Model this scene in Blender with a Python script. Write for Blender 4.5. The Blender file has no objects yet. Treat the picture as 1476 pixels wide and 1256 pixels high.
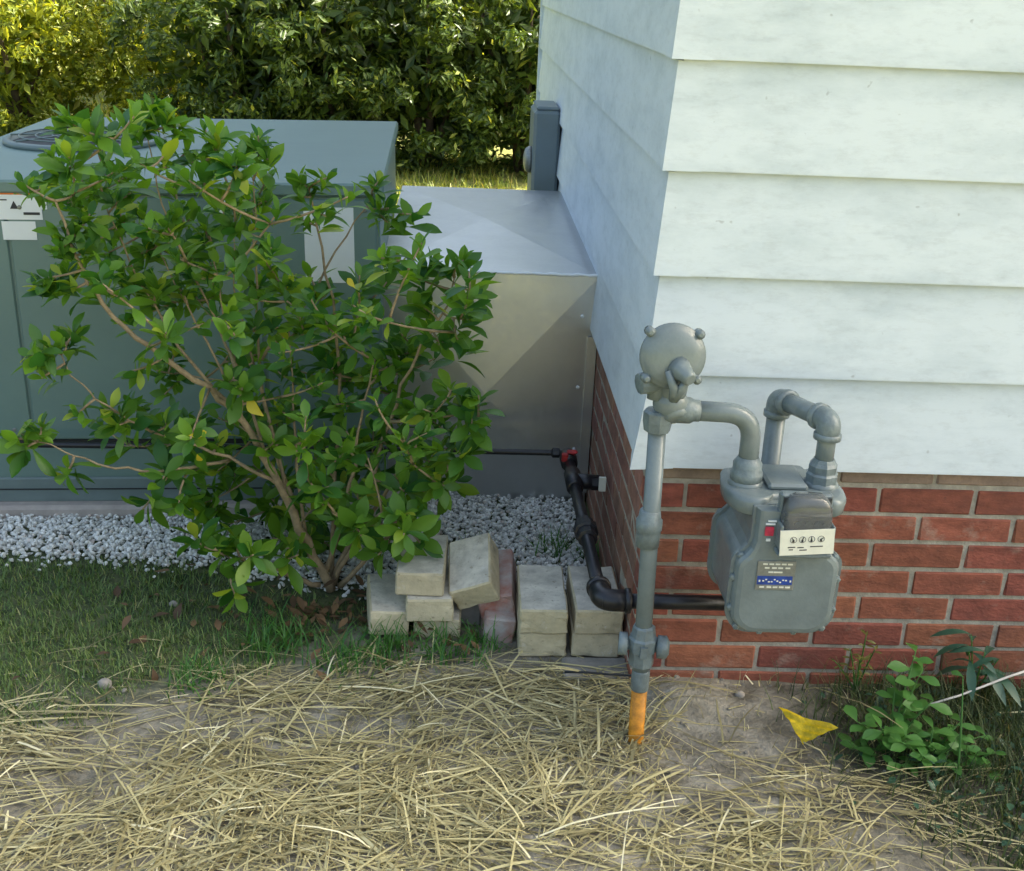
import bpy, bmesh, math, random
from mathutils import Vector, Matrix, noise
R = math.radians
rnd = random.Random(7)
SC = bpy.context.scene
COL = SC.collection

# ------------------------------------------------------------------ camera
CAMP = Vector((-0.417, -2.398, 1.505))
FPX = 1746.3
RX = Vector((0.99851, -0.035213, 0.041676))
DN = Vector((0.026468, -0.355331, -0.934366))
FW = Vector((0.047711, 0.934077, -0.353869))
cam = bpy.data.cameras.new('camera')
cam.sensor_width = 36; cam.lens = FPX * 36 / 1476
cam.clip_start = 0.05; cam.clip_end = 400
co = bpy.data.objects.new('camera', cam); COL.objects.link(co)
m = Matrix((RX, -DN, -FW)).transposed().to_4x4(); m.translation = CAMP
co.matrix_world = m
SC.camera = co

# ------------------------------------------------------------------ light
SUN_AZ, SUN_EL = 77, 40          # azimuth from +y towards +x
w = bpy.data.worlds.new('World'); SC.world = w; w.use_nodes = True
nt = w.node_tree; nt.nodes.clear()
sky = nt.nodes.new('ShaderNodeTexSky'); sky.sky_type = 'NISHITA'; sky.sun_disc = False
sky.sun_elevation = R(SUN_EL); sky.sun_rotation = R(SUN_AZ); sky.dust_density = 8.0; sky.air_density = 1.0; sky.ozone_density = 0.3
bg = nt.nodes.new('ShaderNodeBackground'); bg.inputs[1].default_value = 0.15
out = nt.nodes.new('ShaderNodeOutputWorld')
tint = nt.nodes.new('ShaderNodeMixRGB'); tint.blend_type = 'MULTIPLY'; tint.inputs[0].default_value = 1
tint.inputs[2].default_value = (.965, 1.0, .955, 1)      # slight green tint multiplied into the sky colour
nt.links.new(sky.outputs[0], tint.inputs[1]); nt.links.new(tint.outputs[0], bg.inputs[0]); nt.links.new(bg.outputs[0], out.inputs[0])
sl = bpy.data.lights.new('sun', 'SUN'); sl.energy = 4.6; sl.angle = R(0.5); sl.color = (1, .93, .8)
so = bpy.data.objects.new('sun', sl); COL.objects.link(so)
sd = Vector((math.sin(R(SUN_AZ)) * math.cos(R(SUN_EL)), math.cos(R(SUN_AZ)) * math.cos(R(SUN_EL)), math.sin(R(SUN_EL))))
so.rotation_euler = sd.to_track_quat('Z', 'Y').to_euler()
SC.view_settings.view_transform = 'Standard'; SC.view_settings.look = 'None'
SC.view_settings.gamma = 1; SC.view_settings.use_curve_mapping = False
SC.view_settings.exposure = 1.88
SC.render.engine = 'CYCLES'
SC.cycles.max_bounces = 8; SC.cycles.transparent_max_bounces = 8

# ------------------------------------------------------------------ helpers
def ray(u, v): return RX * ((u - 738) / FPX) + DN * ((v - 628) / FPX) + FW
def at_y(u, v, y): d = ray(u, v); return CAMP + d * ((y - CAMP.y) / d.y)
def at_x(u, v, x): d = ray(u, v); return CAMP + d * ((x - CAMP.x) / d.x)
def at_z(u, v, z): d = ray(u, v); return CAMP + d * ((z - CAMP.z) / d.z)

def tag(o, label=None, cat=None, group=None, kind=None):
    if label: o['label'] = label
    if cat: o['category'] = cat
    if group: o['group'] = group
    if kind: o['kind'] = kind
    return o

def empty(name, loc, label, cat, group=None, rz=0):
    o = bpy.data.objects.new(name, None); COL.objects.link(o)
    o.empty_display_size = .05; o.location = loc; o.rotation_euler[2] = rz
    return tag(o, label, cat, group)

def link_mesh(name, me, parent=None, loc=None, rot=None, world=True):
    o = bpy.data.objects.new(name, me); COL.objects.link(o)
    if parent is not None:
        o.parent = parent
        if world:
            o.matrix_parent_inverse = world_of(parent).inverted()
    if loc is not None: o.location = loc
    if rot is not None: o.rotation_euler = rot
    return o

def world_of(o):
    M = Matrix.LocRotScale(o.location, o.rotation_euler, o.scale)
    if o.parent: M = world_of(o.parent) @ o.matrix_parent_inverse @ M
    return M

class MB:
    def __init__(s): s.v = []; s.f = []; s.mi = []; s.sm = []
    def add(s, v, f, mi=0, sm=False):
        b = len(s.v); s.v += [tuple(p) for p in v]
        s.f += [tuple(i + b for i in q) for q in f]
        s.mi += [mi] * len(f); s.sm += [sm] * len(f)
        return s
    def box(s, a, b, mat=None, mi=0):
        (x0, y0, z0), (x1, y1, z1) = a, b
        v = [Vector(p) for p in ((x0,y0,z0),(x1,y0,z0),(x1,y1,z0),(x0,y1,z0),(x0,y0,z1),(x1,y0,z1),(x1,y1,z1),(x0,y1,z1))]
        if mat: v = [mat @ p for p in v]
        return s.add(v, [(0,3,2,1),(4,5,6,7),(0,1,5,4),(1,2,6,5),(2,3,7,6),(3,0,4,7)], mi)
    def cbox(s, a, b, c=.004, mat=None, mi=0, top=None):
        """chamfered box"""
        bm = bmesh.new(); bmesh.ops.create_cube(bm, size=1)
        for v in bm.verts:
            v.co = Vector([(a[i] + b[i]) / 2 + v.co[i] * (b[i] - a[i]) for i in range(3)])
        bmesh.ops.bevel(bm, geom=bm.edges[:], offset=c, segments=1, affect='EDGES')
        bm.verts.index_update()
        V = [v.co.copy() for v in bm.verts]
        for f in bm.faces:
            f.normal_update()
        F = [tuple(v.index for v in f.verts) for f in bm.faces]
        tops = [f.normal.z > .9 for f in bm.faces]
        bm.free()
        if mat: V = [mat @ p for p in V]
        b0 = len(s.f)
        s.add(V, F, mi)
        if top is not None:
            for i, t in enumerate(tops):
                if t: s.mi[b0 + i] = top
        return s
    def tube(s, pts, r, n=12, cap=True, mi=0, sm=True):
        pts = [Vector(p) for p in pts]
        rs = r if isinstance(r, (list, tuple)) else [r] * len(pts)
        V = []; F = []
        t0 = (pts[1] - pts[0]).normalized()
        up = Vector((0, 0, 1)) if abs(t0.z) < .9 else Vector((1, 0, 0))
        nrm = (up - t0 * up.dot(t0)).normalized()
        for i, p in enumerate(pts):
            if i == 0: t = t0
            elif i == len(pts) - 1: t = (pts[i] - pts[i-1]).normalized()
            else: t = ((pts[i+1] - pts[i]).normalized() + (pts[i] - pts[i-1]).normalized()).normalized()
            nrm = (nrm - t * nrm.dot(t)).normalized(); bi = t.cross(nrm)
            for k in range(n):
                a = 2 * math.pi * k / n
                V.append(p + (nrm * math.cos(a) + bi * math.sin(a)) * rs[i])
        for i in range(len(pts) - 1):
            for k in range(n):
                F.append((i*n+k, i*n+(k+1) % n, (i+1)*n+(k+1) % n, (i+1)*n+k))
        s.add(V, F, mi, sm)
        if cap:
            b = len(s.v) - len(V)
            s.f.append(tuple(b + k for k in reversed(range(n)))); s.mi.append(mi); s.sm.append(False)
            e = b + (len(pts) - 1) * n
            s.f.append(tuple(e + k for k in range(n))); s.mi.append(mi); s.sm.append(False)
        return s
    def lathe(s, prof, M, n=28, mi=0, sm=True):
        """prof = [(r, h)], axis +z of M"""
        V = []; F = []
        for r, h in prof:
            for k in range(n):
                a = 2 * math.pi * k / n
                V.append(M @ Vector((r * math.cos(a), r * math.sin(a), h)))
        for i in range(len(prof) - 1):
            for k in range(n):
                F.append((i*n+k, i*n+(k+1) % n, (i+1)*n+(k+1) % n, (i+1)*n+k))
        b = len(s.v)
        s.add(V, F, mi, sm)
        s.f.append(tuple(b + k for k in reversed(range(n)))); s.mi.append(mi); s.sm.append(False)
        e = b + (len(prof) - 1) * n
        s.f.append(tuple(e + k for k in range(n))); s.mi.append(mi); s.sm.append(False)
        return s
    def loft(s, rings, mi=0, sm=True, cap=True):
        n = len(rings[0]); b = len(s.v)
        F = []
        for i in range(len(rings) - 1):
            for k in range(n):
                F.append((i*n+k, i*n+(k+1) % n, (i+1)*n+(k+1) % n, (i+1)*n+k))
        s.add([p for r in rings for p in r], F, mi, sm)
        if cap:
            s.f.append(tuple(b + k for k in reversed(range(n)))); s.mi.append(mi); s.sm.append(False)
            e = b + (len(rings) - 1) * n
            s.f.append(tuple(e + k for k in range(n))); s.mi.append(mi); s.sm.append(False)
        return s
    def ball(s, c, r, n=10, sc=(1, 1, 1), mi=0):
        V = []; F = []; c = Vector(c); h = n // 2 + 1
        for i in range(h + 1):
            th = math.pi * i / h
            for k in range(n):
                a = 2 * math.pi * k / n
                V.append(c + Vector((r*sc[0]*math.sin(th)*math.cos(a), r*sc[1]*math.sin(th)*math.sin(a), r*sc[2]*math.cos(th))))
        for i in range(h):
            for k in range(n):
                F.append((i*n+k, (i+1)*n+k, (i+1)*n+(k+1) % n, i*n+(k+1) % n))
        return s.add(V, F, mi, True)
    def mesh(s, name, mats):
        me = bpy.data.meshes.new(name)
        me.from_pydata(s.v, [], s.f)
        for mm in (mats if isinstance(mats, (list, tuple)) else [mats]): me.materials.append(mm)
        me.polygons.foreach_set('material_index', s.mi)
        me.polygons.foreach_set('use_smooth', s.sm)
        me.update()
        return me
    def build(s, name, mats, parent=None):
        return link_mesh(name, s.mesh(name, mats), parent)

def axis_m(p, d):
    """matrix with local z along d at p"""
    q = Vector(d).to_track_quat('Z', 'Y').to_matrix().to_4x4(); q.translation = Vector(p); return q

def fillet(pts, r, n=8):
    pts = [Vector(p) for p in pts]; o = [pts[0]]
    for i in range(1, len(pts) - 1):
        a = (pts[i-1] - pts[i]); b = (pts[i+1] - pts[i])
        rr = min(r, a.length * .49, b.length * .49)
        p0 = pts[i] + a.normalized() * rr; p2 = pts[i] + b.normalized() * rr
        for k in range(n + 1):
            t = k / n
            o.append(p0 * (1-t)**2 + pts[i] * 2*t*(1-t) + p2 * t*t)
    o.append(pts[-1]); return o

# ------------------------------------------------------------------ materials
def mat(name, base, rough=.7, metal=0.0, spec=.5, var=0, vscale=8, bump=0, bscale=60, obj_var=0, stretch=None, col2=None, transl=0, coat=0, detail=5):
    mm = bpy.data.materials.new(name); mm.use_nodes = True
    n = mm.node_tree.nodes; L = mm.node_tree.links
    p = n['Principled BSDF']
    p.inputs['Base Color'].default_value = (*base, 1); p.inputs['Roughness'].default_value = rough
    p.inputs['Metallic'].default_value = metal; p.inputs['Specular IOR Level'].default_value = spec
    if coat: p.inputs['Coat Weight'].default_value = coat
    tc = n.new('ShaderNodeTexCoord'); vec = tc.outputs['Object']
    geo = n.new('ShaderNodeNewGeometry')
    vec = geo.outputs['Position']
    if stretch:
        mp = n.new('ShaderNodeMapping'); mp.inputs['Scale'].default_value = stretch
        L.new(vec, mp.inputs['Vector']); vec = mp.outputs[0]
    col = None
    if var or col2:
        t = n.new('ShaderNodeTexNoise'); t.inputs['Scale'].default_value = vscale; t.inputs['Detail'].default_value = detail; t.inputs['Roughness'].default_value = .65
        L.new(vec, t.inputs['Vector'])
        rp = n.new('ShaderNodeValToRGB'); rp.color_ramp.elements[0].position = .35; rp.color_ramp.elements[1].position = .68
        c2 = col2 or tuple(c * (1 - var) for c in base)
        c1 = tuple(min(1, c * (1 + var * .4)) for c in base) if not col2 else base
        rp.color_ramp.elements[0].color = (*c2, 1); rp.color_ramp.elements[1].color = (*c1, 1)
        L.new(t.outputs['Fac'], rp.inputs[0]); col = rp.outputs[0]
    if obj_var:
        oi = n.new('ShaderNodeObjectInfo'); hs = n.new('ShaderNodeHueSaturation')
        mr = n.new('ShaderNodeMapRange'); mr.inputs[3].default_value = 1 - obj_var; mr.inputs[4].default_value = 1 + obj_var
        L.new(oi.outputs['Random'], mr.inputs[0]); L.new(mr.outputs[0], hs.inputs['Value'])
        mt = n.new('ShaderNodeMath'); mt.operation = 'MULTIPLY'; mt.inputs[1].default_value = 7.31
        fr = n.new('ShaderNodeMath'); fr.operation = 'FRACT'
        L.new(oi.outputs['Random'], mt.inputs[0]); L.new(mt.outputs[0], fr.inputs[0])
        m2 = n.new('ShaderNodeMapRange'); m2.inputs[3].default_value = .5 - obj_var * .06; m2.inputs[4].default_value = .5 + obj_var * .06
        L.new(fr.outputs[0], m2.inputs[0]); L.new(m2.outputs[0], hs.inputs['Hue'])
        if col: L.new(col, hs.inputs['Color'])
        else: hs.inputs['Color'].default_value = (*base, 1)
        col = hs.outputs[0]
    if col: L.new(col, p.inputs['Base Color'])
    if bump:
        t2 = n.new('ShaderNodeTexNoise'); t2.inputs['Scale'].default_value = bscale; t2.inputs['Detail'].default_value = 6
        L.new(vec, t2.inputs['Vector'])
        b = n.new('ShaderNodeBump'); b.inputs['Strength'].default_value = bump; b.inputs['Distance'].default_value = .004
        L.new(t2.outputs['Fac'], b.inputs['Height']); L.new(b.outputs[0], p.inputs['Normal'])
    if transl:
        tr = n.new('ShaderNodeBsdfTranslucent'); mx = n.new('ShaderNodeMixShader'); mx.inputs[0].default_value = transl
        if col: 
            g = n.new('ShaderNodeMixRGB'); g.blend_type = 'MULTIPLY'; g.inputs[0].default_value = 1; g.inputs[2].default_value = (1.6, 1.5, .5, 1)
            L.new(col, g.inputs[1]); L.new(g.outputs[0], tr.inputs[0])
        else: tr.inputs[0].default_value = (base[0]*1.6, base[1]*1.5, base[2]*.5, 1)
        L.new(p.outputs[0], mx.inputs[1]); L.new(tr.outputs[0], mx.inputs[2])
        L.new(mx.outputs[0], n['Material Output'].inputs['Surface'])
    return mm

def leaf_mat(name, c1, c2, rough=.4, transl=.35, scale=14, per_obj=False, c3=None):
    """leaf colour varied by a random value per leaf (attribute) or per object"""
    mm = bpy.data.materials.new(name); mm.use_nodes = True
    n = mm.node_tree.nodes; L = mm.node_tree.links; p = n['Principled BSDF']
    p.inputs['Roughness'].default_value = rough; p.inputs['Specular IOR Level'].default_value = .45
    if per_obj:
        src = n.new('ShaderNodeObjectInfo').outputs['Random']
    else:
        src = n.new('ShaderNodeNewGeometry').outputs['Random Per Island']
    rp = n.new('ShaderNodeValToRGB')
    rp.color_ramp.elements[0].color = (*c1, 1); rp.color_ramp.elements[1].color = (*c2, 1)
    if c3:
        e = rp.color_ramp.elements.new(.93); e.color = (*c2, 1); rp.color_ramp.elements[-1].color = (*c3, 1)
    L.new(src, rp.inputs[0])
    L.new(rp.outputs[0], p.inputs['Base Color'])
    if transl:
        tr = n.new('ShaderNodeBsdfTranslucent'); mx = n.new('ShaderNodeMixShader'); mx.inputs[0].default_value = transl
        g = n.new('ShaderNodeMixRGB'); g.blend_type = 'MULTIPLY'; g.inputs[0].default_value = 1; g.inputs[2].default_value = (1.9, 1.6, .5, 1)
        L.new(rp.outputs[0], g.inputs[1]); L.new(g.outputs[0], tr.inputs[0])
        L.new(p.outputs[0], mx.inputs[1]); L.new(tr.outputs[0], mx.inputs[2])
        L.new(mx.outputs[0], n['Material Output'].inputs['Surface'])
    return mm

M = {}
# white siding paint with grey mildew smears
def siding_mat():
    mm = mat('white_siding_paint', (.80, .80, .78), rough=.5)
    n = mm.node_tree.nodes; L = mm.node_tree.links; p = n['Principled BSDF']
    geo = n.new('ShaderNodeNewGeometry')
    mp = n.new('ShaderNodeMapping'); mp.inputs['Scale'].default_value = (1.6, 1.6, 4.5); L.new(geo.outputs['Position'], mp.inputs['Vector'])
    t = n.new('ShaderNodeTexNoise'); t.inputs['Scale'].default_value = 2.2; t.inputs['Detail'].default_value = 8; t.inputs['Roughness'].default_value = .7
    L.new(mp.outputs[0], t.inputs['Vector'])
    r = n.new('ShaderNodeValToRGB'); r.color_ramp.elements[0].position = .30; r.color_ramp.elements[1].position = .56
    r.color_ramp.elements[0].color = (.51, .58, .615, 1); r.color_ramp.elements[1].color = (.64, .705, .74, 1)
    L.new(t.outputs['Fac'], r.inputs[0])
    mp2 = n.new('ShaderNodeMapping'); mp2.inputs['Scale'].default_value = (9, 9, 26); L.new(geo.outputs['Position'], mp2.inputs['Vector'])
    t3 = n.new('ShaderNodeTexNoise'); t3.inputs['Scale'].default_value = 2.0; t3.inputs['Detail'].default_value = 8; t3.inputs['Roughness'].default_value = .75
    L.new(mp2.outputs[0], t3.inputs['Vector'])
    r3 = n.new('ShaderNodeValToRGB'); r3.color_ramp.elements[0].position = .25; r3.color_ramp.elements[1].position = .5
    r3.color_ramp.elements[0].color = (.72, .71, .70, 1); r3.color_ramp.elements[1].color = (1, 1, 1, 1)
    L.new(t3.outputs['Fac'], r3.inputs[0])
    # small dark specks
    t4 = n.new('ShaderNodeTexNoise'); t4.inputs['Scale'].default_value = 38; t4.inputs['Detail'].default_value = 2
    L.new(geo.outputs['Position'], t4.inputs['Vector'])
    r4 = n.new('ShaderNodeValToRGB'); r4.color_ramp.elements[0].position = .21; r4.color_ramp.elements[1].position = .26
    r4.color_ramp.elements[0].color = (.45, .44, .42, 1); r4.color_ramp.elements[1].color = (1, 1, 1, 1)
    L.new(t4.outputs['Fac'], r4.inputs[0])
    mx = n.new('ShaderNodeMixRGB'); mx.blend_type = 'MULTIPLY'; mx.inputs[0].default_value = .55
    L.new(r.outputs[0], mx.inputs[1]); L.new(r3.outputs[0], mx.inputs[2])
    mx2 = n.new('ShaderNodeMixRGB'); mx2.blend_type = 'MULTIPLY'; mx2.inputs[0].default_value = .55
    L.new(mx.outputs[0], mx2.inputs[1]); L.new(r4.outputs[0], mx2.inputs[2])
    L.new(mx2.outputs[0], p.inputs['Base Color'])
    mp5 = n.new('ShaderNodeMapping'); mp5.inputs['Scale'].default_value = (6, 6, 90); L.new(geo.outputs['Position'], mp5.inputs['Vector'])
    t5 = n.new('ShaderNodeTexNoise'); t5.inputs['Scale'].default_value = 2; t5.inputs['Detail'].default_value = 6
    L.new(mp5.outputs[0], t5.inputs['Vector'])
    b = n.new('ShaderNodeBump'); b.inputs['Strength'].default_value = .10; b.inputs['Distance'].default_value = .002
    L.new(t5.outputs['Fac'], b.inputs['Height']); L.new(b.outputs[0], p.inputs['Normal'])
    return mm
M['siding'] = siding_mat()
M['brick'] = mat('red_brick', (.28, .088, .052), rough=.88, var=.38, vscale=16, bump=.5, bscale=90, obj_var=.16, stretch=(1, 1, 2))
M['brick_side'] = mat('weathered_brick', (.30, .145, .095), rough=.9, var=.35, vscale=14, bump=.5, bscale=90, obj_var=.2)
M['dusty_brick'] = mat('dusty_brick', (.32, .23, .17), rough=.9, var=.3, vscale=18, bump=.5, bscale=90, obj_var=.1)
def worn(mm, pale=0):
    n = mm.node_tree.nodes; L = mm.node_tree.links; p = n['Principled BSDF']
    src = p.inputs['Base Color'].links[0].from_socket
    geo = n.new('ShaderNodeNewGeometry')
    def lay(src, scale, p0, p1, col, amt):
        t = n.new('ShaderNodeTexNoise'); t.inputs['Scale'].default_value = scale; t.inputs['Detail'].default_value = 9; t.inputs['Roughness'].default_value = .7
        L.new(geo.outputs['Position'], t.inputs['Vector'])
        mr = n.new('ShaderNodeMapRange'); mr.inputs[1].default_value = p0; mr.inputs[2].default_value = p1; mr.inputs[4].default_value = amt
        L.new(t.outputs['Fac'], mr.inputs[0])
        mx = n.new('ShaderNodeMixRGB'); mx.inputs[2].default_value = (*col, 1); L.new(mr.outputs[0], mx.inputs[0]); L.new(src, mx.inputs[1])
        return mx.outputs[0]
    if pale:
        src = lay(src, 70, .58, .68, (.17, .13, .08), .6)
        src = lay(src, 12, .58, .74, (.22, .19, .13), .6)
        src = lay(src, 26, .60, .70, (.66, .64, .58), .6)
    else:
        src = lay(src, 9, .56, .72, (.40, .34, .27), .55)
        src = lay(src, 55, .60, .70, (.07, .035, .03), .7)
        src = lay(src, 4, .52, .75, (.13, .05, .04), .6)
    L.new(src, p.inputs['Base Color'])
worn(M['brick']); worn(M['brick_side'])
M['mortar'] = mat('mortar', (.40, .36, .29), rough=.95, var=.3, vscale=25, bump=.6, bscale=150)
M['grey'] = mat('grey_enamel', (.172, .208, .208), rough=.25, var=.16, vscale=18, bump=.12, bscale=140, spec=.5)
M['grey2'] = mat('grey_enamel_old', (.165, .205, .21), rough=.36, var=.28, vscale=40, bump=.28, bscale=160)
M['orange'] = mat('orange_coating', (.60, .24, .012), rough=.55, var=.45, vscale=45)
M['black'] = mat('black_pipe', (.013, .013, .016), rough=.35, var=.3, vscale=30, bump=.15, bscale=120)
M['red'] = mat('red_handle', (.5, .03, .03), rough=.45, var=.3, vscale=60)
M['pinkred'] = mat('red_sticker', (.6, .03, .08), rough=.5, var=.3, vscale=90)
M['white'] = mat('white_plastic', (.78, .80, .80), rough=.45, var=.05)
M['cream'] = mat('cream_dial', (.75, .74, .62), rough=.5, var=.08, vscale=40)
M['ink'] = mat('dark_ink', (.03, .03, .035), rough=.6)
M['blue'] = mat('blue_plate', (.015, .06, .32), rough=.4, var=.35, vscale=120)
M['plate'] = mat('tin_plate', (.26, .27, .25), rough=.45, metal=.5, var=.2, vscale=80)
M['dark_void'] = mat('dark_works', (.03, .035, .04), rough=.5, var=.5, vscale=60)
M['unit'] = mat('teal_grey_cabinet', (.145, .225, .205), rough=.42, var=.07, vscale=4, bump=.05, bscale=60)
M['unit_dk'] = mat('teal_grey_base', (.15, .20, .195), rough=.5, var=.12, vscale=8)
M['unit_gap'] = mat('plain_black', (.012, .014, .016), rough=.6)
M['box'] = mat('grey_box_paint', (.15, .19, .20), rough=.45, var=.08, vscale=7)
M['orange_print'] = mat('orange_print', (.7, .16, .02), rough=.5)
M['concrete'] = mat('concrete', (.43, .38, .34), rough=.9, var=.22, vscale=10, bump=.4, bscale=80)
M['soil_clod'] = mat('soil_clod', (.24, .22, .18), rough=.95, var=.35, vscale=30, bump=.5)
M['slab'] = mat('grey_slab', (.27, .255, .225), rough=.9, var=.25, vscale=16, bump=.5, bscale=80)
M['buff'] = mat('buff_firebrick', (.56, .49, .32), rough=.9, var=.22, vscale=22, bump=.5, bscale=110, obj_var=.08)
M['buff_top'] = mat('weathered_buff', (.64, .60, .50), rough=.92, var=.33, vscale=18, bump=.6, bscale=100, obj_var=.08)
worn(M['buff'], 1); worn(M['buff_top'], 1)
M['oldred'] = mat('mortared_brick', (.33, .14, .10), rough=.9, col2=(.42, .38, .35), vscale=16, bump=.6, bscale=90)
M['bark'] = mat('bush_bark', (.34, .255, .15), rough=.85, var=.35, vscale=40, bump=.6, bscale=140)
M['treebark'] = mat('tree_bark', (.10, .075, .05), rough=.9, var=.4, vscale=12, bump=.6, bscale=40)
M['yellow'] = mat('yellow_flag_mesh', (.72, .55, .015), rough=.5, var=.3, vscale=90, transl=.3)
M['leaf'] = leaf_mat('gardenia_leaf', (.03, .125, .024), (.155, .31, .028), rough=.38, transl=.42, per_obj=True, c3=(.36, .44, .05))
M['leaf_s'] = leaf_mat('gardenia_leaf_mass', (.03, .125, .024), (.155, .31, .028), rough=.38, transl=.42, c3=(.36, .44, .05))
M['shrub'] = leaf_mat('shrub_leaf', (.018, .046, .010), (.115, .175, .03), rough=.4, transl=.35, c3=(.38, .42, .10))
M['treeleaf'] = leaf_mat('tree_leaf', (.02, .05, .012), (.07, .12, .025), rough=.45, transl=.3)
M['weed'] = leaf_mat('weed_leaf', (.04, .15, .03), (.10, .24, .05), rough=.45, transl=.35)
M['weed_dk'] = leaf_mat('dark_weed_leaf', (.025, .075, .05), (.05, .12, .07), rough=.4, transl=.2)
M['grass'] = leaf_mat('lawn_grass', (.055, .125, .038), (.20, .28, .09), rough=.55, transl=.3, c3=(.42, .40, .2))
M['grass_shade'] = leaf_mat('shaded_weed_grass', (.02, .045, .014), (.08, .115, .035), rough=.6, transl=.25, c3=(.22, .19, .09))  # darker copy of the lawn grass, corner shade put into its colour
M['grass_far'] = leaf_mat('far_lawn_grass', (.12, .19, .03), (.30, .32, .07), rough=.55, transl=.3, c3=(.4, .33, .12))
M['straw'] = leaf_mat('dry_straw', (.18, .158, .075), (.54, .49, .26), rough=.5, transl=.12, c3=(.82, .78, .54))
M['litter'] = leaf_mat('leaf_litter', (.07, .04, .02), (.22, .13, .06), rough=.7, transl=.1)
M['gravel'] = leaf_mat('white_gravel', (.48, .48, .45), (.86, .85, .80), rough=.85, transl=0, c3=(.55, .45, .38))
M['stone'] = mat('pale_stone', (.36, .33, .29), rough=.9, var=.3, vscale=30, bump=.5)
M['twine'] = mat('pale_cane', (.55, .52, .47), rough=.6, var=.2, vscale=40)

def galv_mat():
    mm = mat('galvanised_sheet', (.62, .635, .64), rough=.3, metal=.97, var=.07, vscale=5)
    n = mm.node_tree.nodes; L = mm.node_tree.links; p = n['Principled BSDF']
    geo = n.new('ShaderNodeNewGeometry')
    t = n.new('ShaderNodeTexVoronoi'); t.inputs['Scale'].default_value = 85; L.new(geo.outputs['Position'], t.inputs['Vector'])
    mr = n.new('ShaderNodeMapRange'); mr.inputs[3].default_value = .36; mr.inputs[4].default_value = .46
    L.new(t.outputs['Color'], mr.inputs[0]); L.new(mr.outputs[0], p.inputs['Roughness'])
    t2 = n.new('ShaderNodeTexNoise'); t2.inputs['Scale'].default_value = 3; t2.inputs['Detail'].default_value = 2; L.new(geo.outputs['Position'], t2.inputs['Vector'])
    b = n.new('ShaderNodeBump'); b.inputs['Strength'].default_value = .12; b.inputs['Distance'].default_value = .03
    L.new(t2.outputs['Fac'], b.inputs['Height']); L.new(b.outputs[0], p.inputs['Normal'])
    return mm
M['galv'] = galv_mat()
M['seam'] = mat('bright_seam', (.86, .87, .86), rough=.35, metal=.0)

def glass_mat():
    mm = mat('clear_cover', (.8, .85, .85), rough=.05, spec=.9)
    p = mm.node_tree.nodes['Principled BSDF']
    p.inputs['Transmission Weight'].default_value = .9; p.inputs['IOR'].default_value = 1.5
    return mm
M['glass'] = glass_mat()

# ------------------------------------------------------------------ ground
def gh(x, y):
    z = -.018 * max(0, min(1, (y - .3) / .8))
    z += .045 * math.exp(-(((x - .10) / .09) ** 2 + ((y + .085) / .06) ** 2))
    z += .02 * math.exp(-(((x - .55) / .3) ** 2 + ((y + .1) / .1) ** 2))
    k = min(1, max(0, (y - 9) / 8)); z += .5 * k * k * (3 - 2 * k) * min(1, max(0, (-x - 2) / 5))
    z += .012 * noise.noise(Vector((x * 3, y * 3, 0))) + .006 * noise.noise(Vector((x * 11, y * 11, 3)))
    return z

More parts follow.
